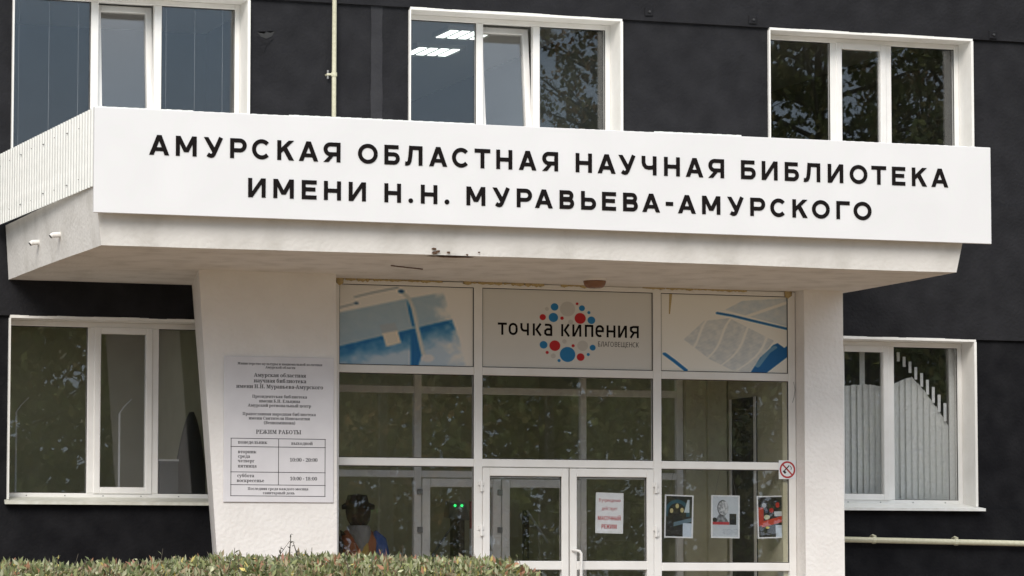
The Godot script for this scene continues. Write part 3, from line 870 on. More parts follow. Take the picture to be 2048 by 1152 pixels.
func bead(parent: Node, x0: float, y0: float, x1: float, y1: float) -> void:   # dark rubber gasket round a pane
	var s := ST()
	var z0 := GLZ - 0.026
	var z1 := GLZ - 0.014
	var t := 0.007
	box(s, x0, y0, z0, x0 + t, y1, z1)
	box(s, x1 - t, y0, z0, x1, y1, z1)
	box(s, x0 + t, y0, z0, x1 - t, y0 + t, z1)
	box(s, x0 + t, y1 - t, z0, x1 - t, y1, z1)
	put(parent, "rubber_seal", s, M.seal)

func P2(a: Array, x0: float, y0: float, w: float, h: float) -> PackedVector2Array:
	var o := PackedVector2Array()
	for k in range(0, a.size(), 2):
		o.append(Vector2((a[k] - x0) / w, (a[k + 1] - y0) / h))
	return o

func print_bag() -> Material:
	var q := func(a: Array) -> PackedVector2Array: return P2(a, 115, 70, 1535, 980)
	var cream := Color(0.9, 0.885, 0.86)
	var band: PackedVector2Array = q.call([100, 425, 880, 230, 1300, 140, 1400, 470, 100, 835])
	var low: PackedVector2Array = q.call([100, 835, 1400, 470, 1480, 700, 1570, 1060, 100, 1060])
	var tab: PackedVector2Array = q.call([600, 660, 780, 620, 820, 770, 650, 825])
	var flap: PackedVector2Array = q.call([570, 560, 750, 525, 790, 640, 610, 670])
	var strap: PackedVector2Array = q.call([840, 160, 905, 225, 955, 350, 985, 480, 1005, 600, 1035, 740, 1070, 900])
	var dark1: PackedVector2Array = q.call([880, 215, 915, 280, 975, 575, 945, 560, 905, 380])
	var dark2: PackedVector2Array = q.call([930, 640, 1010, 640, 1060, 880, 1010, 1060, 930, 1060])
	var l1: PackedVector2Array = q.call([290, 225, 500, 165, 780, 95])
	var l2: PackedVector2Array = q.call([100, 365, 310, 300])
	var edge: PackedVector2Array = q.call([100, 850, 600, 715, 1000, 600, 1390, 485])
	return print_mat("bag_print", paint(384, 244, func(u: float, v: float) -> Color:
		var p := Vector2(u, v)
		var c := cream
		var w := wob.get_noise_2d(u * 150.0, v * 120.0)
		if inside(p, band): c = Color(0.62, 0.71, 0.77).lerp(cream, clampf(maxf(0.08 + 0.12 * w, smoothstep(0.68, 0.84, u + 0.1 * w)), 0, 1))
		if inside(p, low):
			var far := seg(p, edge) * 3.0 + 0.25 * w
			c = Color(0.06, 0.42, 0.66).lerp(Color(0.76, 0.81, 0.86), clampf(far * 1.3, 0, 0.95)).lerp(cream, smoothstep(0.78, 0.96, u + 0.15 * w))
		if inside(p, dark1) or inside(p, dark2): c = Color(0.06, 0.42, 0.66)
		if inside(p, flap): c = Color(0.66, 0.7, 0.73)
		if inside(p, tab): c = Color(0.88, 0.84, 0.78)
		var sd := seg(p, strap)
		if sd < 0.016: c = Color(0.78, 0.79, 0.78)
		if p.distance_to(Vector2(0.655, 0.9)) < 0.05 and u > 0.59: c = Color(0.85, 0.84, 0.84)
		if seg(p, l1) < 0.006 or seg(p, l2) < 0.006: c = Color(0.5, 0.56, 0.6)
		if p.distance_to(l2[1]) < 0.016: c = Color(0.3, 0.42, 0.52)
		if p.distance_to(strap[0] - Vector2(0.015, 0.02)) < 0.022: c = Color(0.14, 0.35, 0.52)
		return c, 5))

func print_book() -> Material:
	var q := func(a: Array) -> PackedVector2Array: return P2(a, 68, 150, 1450, 940)
	var cream := Color(0.91, 0.9, 0.87)
	var page: PackedVector2Array = q.call([330, 700, 560, 470, 850, 430, 1360, 690, 1080, 1095, 860, 1050, 620, 930])
	var page2: PackedVector2Array = q.call([800, 330, 1000, 215, 1530, 165, 1530, 520])
	var s1: PackedVector2Array = q.call([715, 372, 880, 398, 1080, 445, 1530, 545])
	var s2: PackedVector2Array = q.call([112, 880, 230, 970, 350, 1070])
	var wedge: PackedVector2Array = q.call([1080, 1100, 1200, 900, 1350, 745, 1400, 718, 1480, 775, 1530, 735, 1530, 870, 1250, 1100])
	var hi: PackedVector2Array = q.call([1170, 1000, 1290, 830, 1370, 770])
	return print_mat("book_print", paint(384, 250, func(u: float, v: float) -> Color:
		var p := Vector2(u, v)
		var c := cream
		var w := wob.get_noise_2d(u * 240.0 + 90.0, v * 190.0)
		if inside(p, page2):
			c = Color(0.75, 0.79, 0.82).lerp(cream, clampf(0.25 + 0.4 * w, 0, 1))
			if absf((u - 0.99) * 0.6 + (v - 0.08)) < 0.02: c = cream
		if inside(p, page):
			var line := sin((u * 0.75 + v) * 150.0)
			c = Color(0.75, 0.77, 0.78).lerp(cream, clampf(0.4 + 0.05 * line + 0.5 * w, 0, 1))
			if absf(fposmod(u * 0.9 + v * 0.55 + 0.06 * sin(v * 6.0), 0.16) - 0.08) < 0.009: c = cream
		if inside(p, wedge):
			c = Color(0.02, 0.37, 0.6)
			if seg(p, hi) < 0.02: c = Color(0.4, 0.58, 0.7)
		if seg(p, s1) < 0.014: c = Color(0.06, 0.4, 0.63)
		if seg(p, s2) < 0.016: c = Color(0.06, 0.42, 0.66)
		return c, 3))

func print_logo() -> Material:
	var blue := [[845, 215, 42], [832, 337, 52], [1152, 222, 33], [1230, 270, 17], [1258, 358, 43], [722, 655, 43], [1272, 675, 33], [990, 760, 86], [1222, 755, 17], [895, 832, 17]]
	var red := [[713, 337, 34], [928, 343, 19], [1098, 172, 15], [1132, 340, 62], [848, 662, 60], [762, 742, 17], [1052, 658, 17], [1136, 787, 43]]
	var grey := [[990, 235, 85], [1160, 655, 60], [1025, 385, 28], [760, 240, 22], [830, 780, 28], [955, 610, 25]]
	return print_mat("dots_print", paint(764, 364, func(u: float, v: float) -> Color:
		var p := Vector2(40 + u * 1910, 20 + v * 910)
		var c := Color(0.83, 0.82, 0.8)
		for set_ in [[grey, Color(0.75, 0.74, 0.72)], [blue, Color(0.08, 0.46, 0.68)], [red, Color(0.72, 0.05, 0.08)]]:
			for d in set_[0]:
				var far: float = p.distance_to(Vector2(d[0], d[1])) - d[2]
				if far < 2.5:
					c = c.lerp(set_[1], clampf((2.5 - far) / 5.0, 0, 1))
		return c))

# ---------------------------------------------------------------- notices and posters
func notices() -> void:
	var n := thing("opening_hours_notice", "tall white notice sheet with opening hours on the broad column", "notice")
	var x0 := -3.60
	var x1 := -2.485
	var y0 := 2.31
	var y1 := 3.735
	var z := 1.768
	var bk := ST()
	bar(bk, x0, y0, z - 0.014, x1, y1, z, 0.003)
	put(n, "sheet", bk, M.paper)
	var X := func(px: float) -> float: return x0 + (px - 60.0) / 790.0 * (x1 - x0)
	var Y := func(py: float) -> float: return y1 - (py - 50.0) / 1055.0 * (y1 - y0)
	var W := (x1 - x0) / 790.0
	for t in [["Министерство культуры и национальной политики", 460, 103, 610], ["Амурской области", 462, 128, 215], ["Амурская областная", 460, 185, 375], ["научная библиотека", 460, 226, 378], ["имени Н.Н. Муравьева-Амурского", 458, 268, 625],
		["Президентская библиотека", 458, 340, 395], ["имени Б.Н. Ельцина", 458, 373, 295], ["Амурский региональный центр", 458, 405, 455], ["Православная народная библиотека", 456, 467, 527], ["имени Святителя Иннокентия", 456, 498, 440], ["(Вениаминова)", 458, 530, 225], ["РЕЖИМ РАБОТЫ", 452, 597, 325],
		["понедельник", 265, 673, 210], ["выходной", 620, 677, 155], ["вторник", 226, 742, 132], ["среда", 205, 775, 85], ["четверг", 220, 808, 118], ["пятница", 228, 845, 134], ["10:00 - 20:00", 632, 797, 200], ["суббота", 217, 915, 120], ["воскресенье", 252, 950, 195], ["10:00 - 18:00", 632, 933, 195], ["Последняя среда каждого месяца", 450, 1008, 435], ["санитарный день", 455, 1038, 228]]:
		print_line(n, t[0], Vector3(X.call(t[1]), Y.call(t[2]), z + 0.0006), W * t[3], M.ink)
	var tb := ST()
	for r in [[110, 645, 790, 645], [110, 705, 790, 705], [110, 888, 790, 888], [110, 980, 790, 980], [110, 1060, 790, 1060], [112, 645, 112, 1060], [788, 645, 788, 1060], [452, 645, 452, 980]]:
		box(tb, X.call(r[0]) - 0.003, Y.call(r[3]) - 0.003, z, X.call(r[2]) + 0.003, Y.call(r[1]) + 0.003, z + 0.0012)
	put(n, "printed_table", tb, M.ink)

	# no smoking sticker
	var s := thing("no_smoking_sticker", "square white sticker with red no smoking symbol on the glazing frame", "sticker")
	var sx := 2.578
	var sy := 2.70
	var r_ := 0.098
	var bgs := ST()
	box(bgs, sx - r_, sy - r_, GLZ + 0.002, sx + r_, sy + r_, GLZ + 0.006)
	put(s, "sticker", bgs, M.white_paper)
	gl_st = ST(); gl_z = 0.0; gl_d = 0.001; gl_o = Vector3(sx, sy, GLZ + 0.006)
	gl_stroke(arc_pts(0, 0, 0.08, 0.08, 0, 360, 32), 0.018)
	gl_stroke([Vector2(-0.056, 0.056), Vector2(0.056, -0.056)], 0.016)
	put(s, "ban_ring", gl_st, M.red_ink)
	gl_st = ST(); gl_z = 0.0; gl_o = Vector3(sx, sy, GLZ + 0.006)
	gl_poly([Vector2(-0.055, -0.018), Vector2(-0.03, -0.045), Vector2(-0.012, -0.03), Vector2(-0.035, -0.002)])
	gl_stroke([Vector2(-0.03, -0.005), Vector2(-0.005, 0.018), Vector2(0.02, 0.045)], 0.012)
	gl_stroke([Vector2(0.03, 0.04), Vector2(0.045, 0.02), Vector2(0.04, 0.0)], 0.007)
	put(s, "cigarette_symbol", gl_st, M.ink)
	gl_d = 0.006

	# mask notice taped inside the door pane
	var m := thing("mask_notice", "white paper notice with red lettering on the door glass", "notice", Vector3(0.608, 2.237, GLZ - 0.046))
	m.rotation_degrees.z = -1.2
	var mp := ST()
	box(mp, -0.152, -0.208, -0.003, 0.152, 0.208, 0.0)
	put(m, "paper", mp, M.white_paper)
	for t in [["В учреждении", 0.13, 0.235], ["действует", 0.045, 0.17], ["МАСОЧНЫЙ", -0.055, 0.25], ["РЕЖИМ", -0.14, 0.165]]:
		print_line(m, t[0], Vector3(0, t[1], 0.0006), t[2], M.red_ink, "Droid Sans", t[1] < 0.0, 1.3)
	# three posters hung on threads behind the glass beside the doors
	var defs := [["dark poster with teal arc and three pale faces behind the glass", 1.39, poster_a()], ["white poster with a grey portrait behind the glass", 1.911, poster_b()], ["dark poster with red figures and banner behind the glass", 2.43, poster_c()]]
	for k in 3:
		var p := thing("poster", defs[k][0], "poster", Vector3(defs[k][1], 2.208, GLZ - 0.085), "posters hung behind the entrance glass")
		p.rotation_degrees.z = [-1.5, -0.6, 1.5][k]
		sheet(p, "print", defs[k][2], -0.145, -0.208, 0.145, 0.208, 0.0, 0.002)
		var e := ST()
		for q in [[-0.16, -0.222, 0.16, -0.208], [-0.16, 0.208, 0.16, 0.222], [-0.16, -0.208, -0.145, 0.208], [0.145, -0.208, 0.16, 0.208]]:
			box(e, q[0], q[1], -0.004, q[2], q[3], 0.004)
		put(p, "clear_holder_rim", e, M.white_paper)
		var t := ST()
		for x in [-0.12, 0.12]:
			tube(t, [Vector3(x, 0.22, 0), Vector3(x * 0.4, 0.55, 0)], [0.0015, 0.0015], 4)
		put(p, "hanging_thread", t, M.steel)

func poster_a() -> Material:
	return print_mat("poster_print", paint(112, 160, func(u: float, v: float) -> Color:
		var p := Vector2(u * 0.7, v)
		var c := Color(0.1, 0.1, 0.1)
		var d := p.distance_to(Vector2(0.3, 0.42))
		if d < 0.34 and v < 0.5: c = Color(0.14, 0.3, 0.36)
		if d < 0.25 and v < 0.62: c = Color(0.07, 0.07, 0.06)
		for f in [Vector2(0.15, 0.36), Vector2(0.3, 0.24), Vector2(0.43, 0.34)]:
			if Vector2((p.x - f.x) * 1.3, p.y - f.y).length() < 0.06: c = Color(0.72, 0.68, 0.48)
			if Vector2((p.x - f.x), p.y - f.y - 0.14).length() < 0.08 and v > 0.4: c = Color(0.12, 0.1, 0.08)
		if u > 0.62 and u < 0.9 and v > 0.08 and v < 0.4 and u + v * 0.4 > 0.85: c = Color(0.7, 0.75, 0.78)
		if absf(v - 0.66 + (u - 0.5) * 0.18) < 0.05 and u > 0.3: c = Color(0.36, 0.45, 0.5)
		if u > 0.66 and v > 0.66: c = Color(0.74, 0.79, 0.84)
		if v > 0.84 and v < 0.93 and u < 0.55 and wob.get_noise_2d(u * 900, v * 300) > 0.1: c = Color(0.3, 0.3, 0.3)
		return c))

func poster_b() -> Material:
	return print_mat("poster_print", paint(112, 160, func(u: float, v: float) -> Color:
		var p := Vector2(u * 0.7, v)
		var c := Color(0.72, 0.75, 0.78)
		var w := wob.get_noise_2d(u * 160, v * 200)
		var head := Vector2((p.x - 0.28) / 0.15, (p.y - 0.28) / 0.2).length()
		if v > 0.42 and v < 0.64 and absf(p.x - 0.24) < 0.05 + (v - 0.42) * 0.7: c = Color(0.3, 0.32, 0.34).lerp(Color(0.6, 0.62, 0.64), clampf(0.4 + w, 0, 1))
		if head < 1.0: c = Color(0.42, 0.44, 0.46).lerp(Color(0.75, 0.76, 0.77), clampf(0.55 + 1.2 * w + (p.x - 0.24) * 2.0, 0, 1))
		if head > 0.85 and head < 1.0 and p.x < 0.3: c = Color(0.28, 0.29, 0.31)
		if Vector2(p.x - 0.06, (p.y - 0.58)).length() < 0.06: c = Color(0.1, 0.1, 0.12)
		if v > 0.63 and v < 0.7 and u < 0.65: c = Color(0.66, 0.2, 0.24)
		if u > 0.66 and u < 0.92 and v > 0.42 and v < 0.7: c = Color(0.1, 0.1, 0.11)
		if v > 0.8 and v < 0.94 and u > 0.4 and wob.get_noise_2d(u * 900, v * 400) > 0.2: c = Color(0.5, 0.53, 0.58)
		return c))

func poster_c() -> Material:
	return print_mat("poster_print", paint(112, 160, func(u: float, v: float) -> Color:
		var p := Vector2(u * 0.7, v)
		var c := Color(0.12, 0.11, 0.11)
		if u < 0.2 and v > 0.25 and v < 0.72: c = Color(0.66, 0.2, 0.14)
		if p.distance_to(Vector2(0.16, 0.2)) < 0.06: c = Color(0.62, 0.64, 0.66)
		if p.distance_to(Vector2(0.53, 0.2)) < 0.065 and absf(p.x - 0.53) < 0.05: c = Color(0.7, 0.17, 0.12)
		if p.distance_to(Vector2(0.36, 0.33)) < 0.06: c = Color(0.66, 0.15, 0.1)
		if p.distance_to(Vector2(0.22, 0.35)) < 0.05: c = Color(0.3, 0.33, 0.4)
		if Vector2((p.x - 0.23) / 1.4, p.y - 0.5).length() < 0.06: c = Color(0.74, 0.74, 0.6)
		if u > 0.62 and u < 0.92 and v > 0.36 and v < 0.48: c = Color(0.78, 0.8, 0.82)
		if absf(v - 0.62 + (u - 0.5) * 0.16) < 0.075 and u > 0.12: c = Color(0.72, 0.24, 0.16)
		if Vector2((p.x - 0.24) / 1.8, p.y - 0.76).length() < 0.03: c = Color(0.75, 0.68, 0.2)
		if u > 0.66 and v > 0.7: c = Color(0.74, 0.79, 0.84)
		if v > 0.86 and v < 0.94 and u < 0.55 and wob.get_noise_2d(u * 900, v * 300) > 0.1: c = Color(0.34, 0.34, 0.34)
		return c))

# ---------------------------------------------------------------- small fixtures
func fixtures() -> void:
	# brown glass lamp under the canopy
	var l := thing("porch_lamp", "small brown glass lamp, unlit, on the canopy's underside", "lamp", Vector3(0.16, SOFFIT - 0.006, 2.05))
	var b := ST()
	tube(b, [Vector3(0, 0.012, 0), Vector3(0, -0.012, 0)], [0.13, 0.125], 24)
	put(l, "lamp_base", b, M.column)
	var d := ST()
	var pts := []
	var rad := []
	for k in 9:
		var t := PI * 0.5 * k / 8.0
		pts.append(Vector3(0, -0.012 - 0.075 * sin(t), 0))
		rad.append(maxf(0.004, 0.115 * pow(cos(t), 0.45)))
	tube(d, pts, rad, 24)
	put(l, "glass_bowl", smooth(d), M.amber)
	# thin pipe up the wall between two upper windows
	var v := thing("wall_pipe", "thin cream vertical pipe on the dark wall above the canopy", "pipe")
	var s := ST()
	tube(s, [Vector3(-1.985, 5.2, 0.035), Vector3(-1.985, 6.8, 0.035), Vector3(-1.98, 9.6, 0.035)], [0.024, 0.024, 0.024], 12)
	put(v, "pipe", smooth(s), M.pipe)
	for y in [6.82, 9.0]:
		var c := ST()
		tube(c, [Vector3(-1.985, y - 0.02, 0.035), Vector3(-1.985, y + 0.02, 0.035)], [0.032, 0.032], 12)
		tube(c, [Vector3(-2.05, y, -0.04), Vector3(-2.05, y, 0.02), Vector3(-1.99, y, 0.05)], [0.012, 0.012, 0.010], 8)
		var cl := put(v, "pipe_clamp", c, M.pipe)
		var bo := ST()
		tube(bo, [Vector3(-2.045, y - 0.045, 0.01), Vector3(-2.045, y + 0.045, 0.01)], [0.012, 0.012], 8)
		put(cl, "clamp_screw", bo, M.steel)
	# horizontal pipe under the window with blinds
	var h := thing("gas_pipe", "cream horizontal pipe along the dark wall below the window", "pipe")
	var s2 := ST()
	tube(s2, [Vector3(3.0, 2.005, 0.09), Vector3(6.0, 1.955, 0.09), Vector3(17.0, 1.80, 0.09)], [0.032, 0.032, 0.032], 14)
	put(h, "pipe", smooth(s2), M.pipe)
	for x in [4.153, 5.145, 7.6, 10.2]:
		var y: float = 2.005 - (x - 3.0) * 0.0165
		var c := ST()
		tube(c, [Vector3(x - 0.018, y, 0.09), Vector3(x + 0.018, y, 0.09)], [0.039, 0.039], 12)
		tube(c, [Vector3(x, y + 0.035, -0.02), Vector3(x, y + 0.055, 0.06), Vector3(x + 0.02, y + 0.04, 0.1)], [0.012, 0.012, 0.010], 8)
		put(h, "pipe_clamp", c, M.pipe)

# ---------------------------------------------------------------- things behind the glass
func loft(st: SurfaceTool, rows: Array, n := 20) -> void:   # rows: [centre, rx, rz]
	for i in rows.size() - 1:
		for k in n:
			var q := []
			for e in [[i, k], [i, k + 1], [i + 1, k + 1], [i + 1, k]]:
				var r: Array = rows[e[0]]
				var a: float = TAU * e[1] / n
				q.append(r[0] + Vector3(cos(a) * r[1], 0, sin(a) * r[2]))
			quad(st, q[0], q[1], q[2], q[3])

func indoors() -> void:
	# ceiling lamps; those of lobby and reading desk are unseen, added to brighten indoors
	for d in [["lit square ceiling lamp deeper in the upper room", 0.82, 8.0, -5.2, 0.35, "lit ceiling lamps of the upper room"], ["lit square ceiling lamp nearer the upper window", 0.76, 8.0, -3.82, 0.35, "lit ceiling lamps of the upper room"],
		["unseen lit lamp added in the lobby nearer the inner doors", 0.0, 4.45, -2.6, 0.32, "lit ceiling lamps of the ground floor"], ["unseen lit lamp added in the lobby near its far wall", 0.2, 4.45, -5.2, 0.32, "lit ceiling lamps of the ground floor"],
		["lit ceiling lamp in the room with blinds", 4.66, 4.45, -2.5, 0.2, "lit ceiling lamps of the ground floor"], ["unseen lit lamp added over the reading desk", -4.6, 4.45, -2.6, 0.1, "lit ceiling lamps of the ground floor"]]:
		var l := thing("ceiling_lamp", d[0], "lamp", Vector3(d[1], d[2], d[3]), d[5])
		one_box(l, "lamp_housing", M.pvc, -0.31, -0.05, -0.31, 0.31, 0.0, 0.31)
		for k in 4:
			one_box(l, "diffuser_tube", M.tube_light, -0.27 + 0.14 * k, -0.056, -0.28, -0.27 + 0.14 * k + 0.095, -0.0505, 0.28)
		var a := AreaLight3D.new()
		a.name = "lamp_light"
		l.add_child(a)
		a.position = Vector3(0, -0.07, 0)
		a.rotation_degrees.x = -90
		a.area_size = Vector2(0.56, 0.56)
		a.light_energy = d[4]
		a.light_color = Color(0.97, 1.0, 0.95)
		a.shadow_enabled = true
	# vertical blinds in the ground floor window
	var b := thing("vertical_blinds", "pale vertical blinds with arched top in ground floor window", "blinds")
	rng.seed = 5
	var arch := func(x: float) -> float:
		if x < 4.62: return 3.72 - 0.12 * absf(x - 4.33)
		if x < 4.90: return lerpf(3.70, 3.82, (x - 4.62) / 0.28)
		var q := (x - 4.735) / 0.0715
		return 4.03 - 0.05 * q - 0.0032 * q * q - 0.075
	for k in 17:
		var x := 4.13 + 0.0745 * k
		var s := ST()
		var w := 0.043
		var tw := 0.012 * rng.randf_range(0.6, 1.4)
		var ta: float = arch.call(x - w) + 0.012 * rng.randf()
		var tb: float = arch.call(x + w) + 0.012 * rng.randf()
		hexa(s, [Vector3(x - w, 2.40, -0.50 + tw), Vector3(x + w, 2.40, -0.50 - tw), Vector3(x + w, 2.40, -0.502 - tw), Vector3(x - w, 2.40, -0.502 + tw),
			Vector3(x - w, ta, -0.50 + tw), Vector3(x + w, tb, -0.50 - tw), Vector3(x + w, tb, -0.502 - tw), Vector3(x - w, ta, -0.502 + tw)])
		put(b, "slat", s, M.blind)
	for k in 9:
		var x := 4.735 + 0.0715 * k
		var y := 4.03 - 0.05 * k - 0.0032 * k * k
		one_box(b, "slat_clip", M.white_paper, x - 0.017, y - 0.045 - 0.007 * k, -0.475, x + 0.017, y + 0.055 + 0.006 * k, -0.468)
	one_box(b, "stacked_slat", M.blind, 5.36, 2.40, -0.48, 5.44, 4.19, -0.46)
	one_box(b, "stacked_slat", M.blind, 4.30, 3.55, -0.56, 4.36, 4.19, -0.55)
	one_box(b, "head_rail", M.pvc, 3.05, 4.19, -0.54, 5.45, 4.23, -0.46)
	# reading room
	var c := thing("high_backed_chair", "dark high-backed chair behind the glass beside the column", "chair", Vector3(-3.17, FLOOR, -1.3))
	var cs := ST()
	var rows := []
	for k in 15:
		var t := k / 14.0
		rows.append([Vector3(0.02 * t, 1.55 + 1.16 * t, 0), 0.235 * pow(1.0 - t * 0.985, 0.55), 0.05])
	loft(cs, rows, 20)
	put(c, "backrest", smooth(cs), M.dark_metal)
	one_box(c, "seat", M.dark_metal, -0.24, 1.45, -0.05, 0.24, 1.55, 0.42)
	one_box(c, "pedestal", M.dark_metal, -0.04, 0.0, 0.15, 0.04, 1.45, 0.23)
	var d := thing("desk_box", "pale grey box on the desk beside the high-backed chair", "box", Vector3(-3.44, FLOOR, -1.2))
	one_box(d, "carton", M.wall_grey, -0.1, 1.78, -0.1, 0.1, 2.18, 0.1)
	one_box(d, "carton_lid", M.white_paper, -0.105, 2.18, -0.105, 0.105, 2.2, 0.105)
	var dk := thing("reading_desk", "long dark desk behind the ground floor window glass", "desk", Vector3(-4.2, FLOOR, -1.3))
	one_box(dk, "desk_top", M.floor_in, -1.2, 1.72, -0.4, 1.05, 1.78, 0.3)
	for x in [-1.15, 0.95]:
		one_box(dk, "leg", M.floor_in, x, 0.0, -0.3, x + 0.06, 1.72, 0.2)
	for k in 2:
		var x: float = [-5.05, -3.955][k]
		var p := thing("desk_screen_post", ["slim pale post with slanted arm in the widest pane", "slim pale post with slanted arm behind the middle sash"][k], "post", Vector3(x, FLOOR + 1.78, -1.2), "pale posts behind the ground floor window")
		one_box(p, "upright", M.white_paper, -0.009, 0.0, -0.009, 0.009, 0.9, 0.009)
		var t := ST()
		tube(t, [Vector3(0, 0.9, 0), Vector3(0.05, 0.97, 0), Vector3(0.13, 1.05, 0)], [0.007, 0.007, 0.006], 6)
		put(p, "arm", t, M.white_paper)
	# access terminal beyond the inner doors
	var t := thing("access_terminal", "dark access terminal post with two green lights", "terminal", Vector3(0.22, FLOOR, -2.5))
	one_box(t, "base_plate", M.dark_metal, -0.16, 0.0, -0.16, 0.16, 0.03, 0.16)
	one_box(t, "post", M.dark_metal, -0.055, 0.03, -0.06, 0.075, 1.62, 0.06)
	var hd := ST()
	hexa(hd, [Vector3(-0.12, 1.62, 0.10), Vector3(0.12, 1.60, 0.10), Vector3(0.12, 1.62, -0.10), Vector3(-0.12, 1.64, -0.10),
		Vector3(-0.10, 1.80, 0.04), Vector3(0.10, 1.79, 0.04), Vector3(0.10, 1.82, -0.10), Vector3(-0.10, 1.83, -0.10)])
	var head := put(t, "terminal_head", hd, M.steel)
	for x in [-0.035, 0.045]:
		var g := ST()
		tube(g, [Vector3(x, 1.765, 0.05), Vector3(x, 1.765, 0.062)], [0.016, 0.014], 10)
		put(head, "green_light", g, M.green_light)
	var ar := ST()
	tube(ar, [Vector3(-0.04, 1.58, 0.07), Vector3(-0.34, 1.18, 0.1)], [0.014, 0.014], 8)
	put(t, "barrier_arm", ar, M.steel)
	var a2 := thing("streak_rod", "slanted white rail seen through the door glass", "rod", Vector3(1.08, FLOOR, -2.6))  # modelled in place of a fluorescent streak mirrored in the glass
	one_box(a2, "rod_post", M.dark_metal, -0.03, 0.0, -0.03, 0.03, 1.72, 0.03)
	var rr := ST()
	tube(rr, [Vector3(0.0, 1.72, 0.04), Vector3(0.25, 1.35, 0.06)], [0.013, 0.013], 8)
	put(a2, "rod", rr, M.white_paper)
	# striped post
	var sp := thing("striped_post", "red and white striped post just inside the inner door", "post", Vector3(-0.23, FLOOR, -0.62))
	one_box(sp, "post_foot", M.dark_metal, -0.06, 0.0, -0.06, 0.06, 0.03, 0.06)
	for k in 6:
		one_box(sp, "stripe", M.white_paper if k % 2 == 0 else M.red_ink, -0.025, 0.03 + 0.29 * k, -0.025, 0.025, 0.03 + 0.29 * (k + 1), 0.025)
	# plain dressed display dummy standing in the lobby
	var f := thing("display_dummy", "plain dark display dummy in rust vest and blue jacket behind glass", "dummy", Vector3(-1.83, FLOOR, 0.45))
	var tr := ST()
	loft(tr, [[Vector3(0, 0.0, 0), 0.16, 0.14], [Vector3(0, 0.55, 0), 0.2, 0.17], [Vector3(0, 0.9, 0), 0.2, 0.16], [Vector3(0, 1.15, 0), 0.19, 0.15], [Vector3(0, 1.34, 0), 0.2, 0.14], [Vector3(0, 1.43, 0), 0.15, 0.11], [Vector3(0, 1.49, 0), 0.06, 0.06], [Vector3(0, 1.5, 0), 0.001, 0.001]])
	put(f, "vest", smooth(tr), mat("rust_cloth", lin(0.2, 0.06, 0.025), 0.9))
	var bt := ST()
	loft(bt, [[Vector3(0.03, 0.9, 0.13), 0.05, 0.05], [Vector3(0.03, 1.15, 0.135), 0.06, 0.04], [Vector3(0.03, 1.36, 0.1), 0.04, 0.04]], 10)
	put(f, "sash_cloth", smooth(bt), mat("ochre_cloth", lin(0.3, 0.2, 0.05), 0.9))
	for sgn in [-1.0, 1.0]:
		var sl := ST()
		tube(sl, [Vector3(0.15 * sgn, 1.40, 0), Vector3(0.22 * sgn, 1.33, 0.0), Vector3(0.27 * sgn, 1.1, 0.02), Vector3(0.28 * sgn, 0.8, 0.06), Vector3(0.24 * sgn, 0.55, 0.1)], [0.06, 0.085, 0.08, 0.07, 0.06], 12)
		put(f, "sleeve", smooth(sl), mat("blue_cloth", lin(0.02, 0.05, 0.16), 0.85) if sgn > 0 else mat("dark_cloth", lin(0.03, 0.02, 0.02), 0.9))
	var co := ST()
	loft(co, [[Vector3(0, 1.22, 0.14), 0.012, 0.012], [Vector3(0, 1.33, 0.10), 0.09, 0.06], [Vector3(0, 1.42, 0.04), 0.125, 0.12], [Vector3(0, 1.49, 0.01), 0.11, 0.11]])
	put(f, "scarf", smooth(co), mat("grey_scarf", lin(0.16, 0.155, 0.15), 0.95))
	var hh := ST()
	loft(hh, [[Vector3(0, 1.46, 0.02), 0.03, 0.03], [Vector3(0, 1.49, 0.02), 0.085, 0.08], [Vector3(0, 1.55, 0.01), 0.118, 0.11], [Vector3(0, 1.63, 0), 0.13, 0.12], [Vector3(0, 1.68, 0), 0.128, 0.12]])
	put(f, "head", smooth(hh), mat("dark_brown_cloth", lin(0.03, 0.016, 0.012), 0.9))
	var ht := ST()
	loft(ht, [[Vector3(0, 1.655, 0), 0.17, 0.15], [Vector3(0, 1.70, 0), 0.172, 0.152], [Vector3(-0.01, 1.725, 0), 0.12, 0.11], [Vector3(-0.01, 1.80, 0), 0.1, 0.09], [Vector3(-0.01, 1.81, 0), 0.001, 0.001]])
	put(f, "cap", smooth(ht), mat("dark_felt", lin(0.02, 0.014, 0.012), 0.95))
	# papers on the lobby wall
	for k in 2:
		var w := thing("wall_notice", ["small grey paper on the far lobby wall", "larger grey paper under the small one on the lobby wall"][k], "notice", [Vector3(-0.35, 2.66, -7.03), Vector3(-0.25, 2.32, -7.03)][k], "papers on the lobby wall")
		var s := ST()
		bar(s, -0.13 - 0.06 * k, -0.11 - 0.08 * k, 0.0, 0.13 + 0.06 * k, 0.11 + 0.06 * k, 0.01, 0.002)
		put(w, "paper", s, M.white_paper)
		print_line(w, "———", Vector3(0, 0.04, 0.0105), 0.14, M.ink, "Droid Sans", false)

# ---------------------------------------------------------------- hedge
func leaf_mesh(l: float, w: float) -> ArrayMesh:
	var s := ST()
	var p := [Vector3(0, 0, 0), Vector3(-w, l * 0.45, w * 0.35), Vector3(0, l * 0.5, 0), Vector3(w, l * 0.45, w * 0.35), Vector3(0, l, -w * 0.3)]
	for t in [[0, 1, 2], [0, 2, 3], [1, 4, 2], [2, 4, 3]]:
		for k in t: s.add_vertex(p[k])
	s.generate_normals()
	return s.commit()

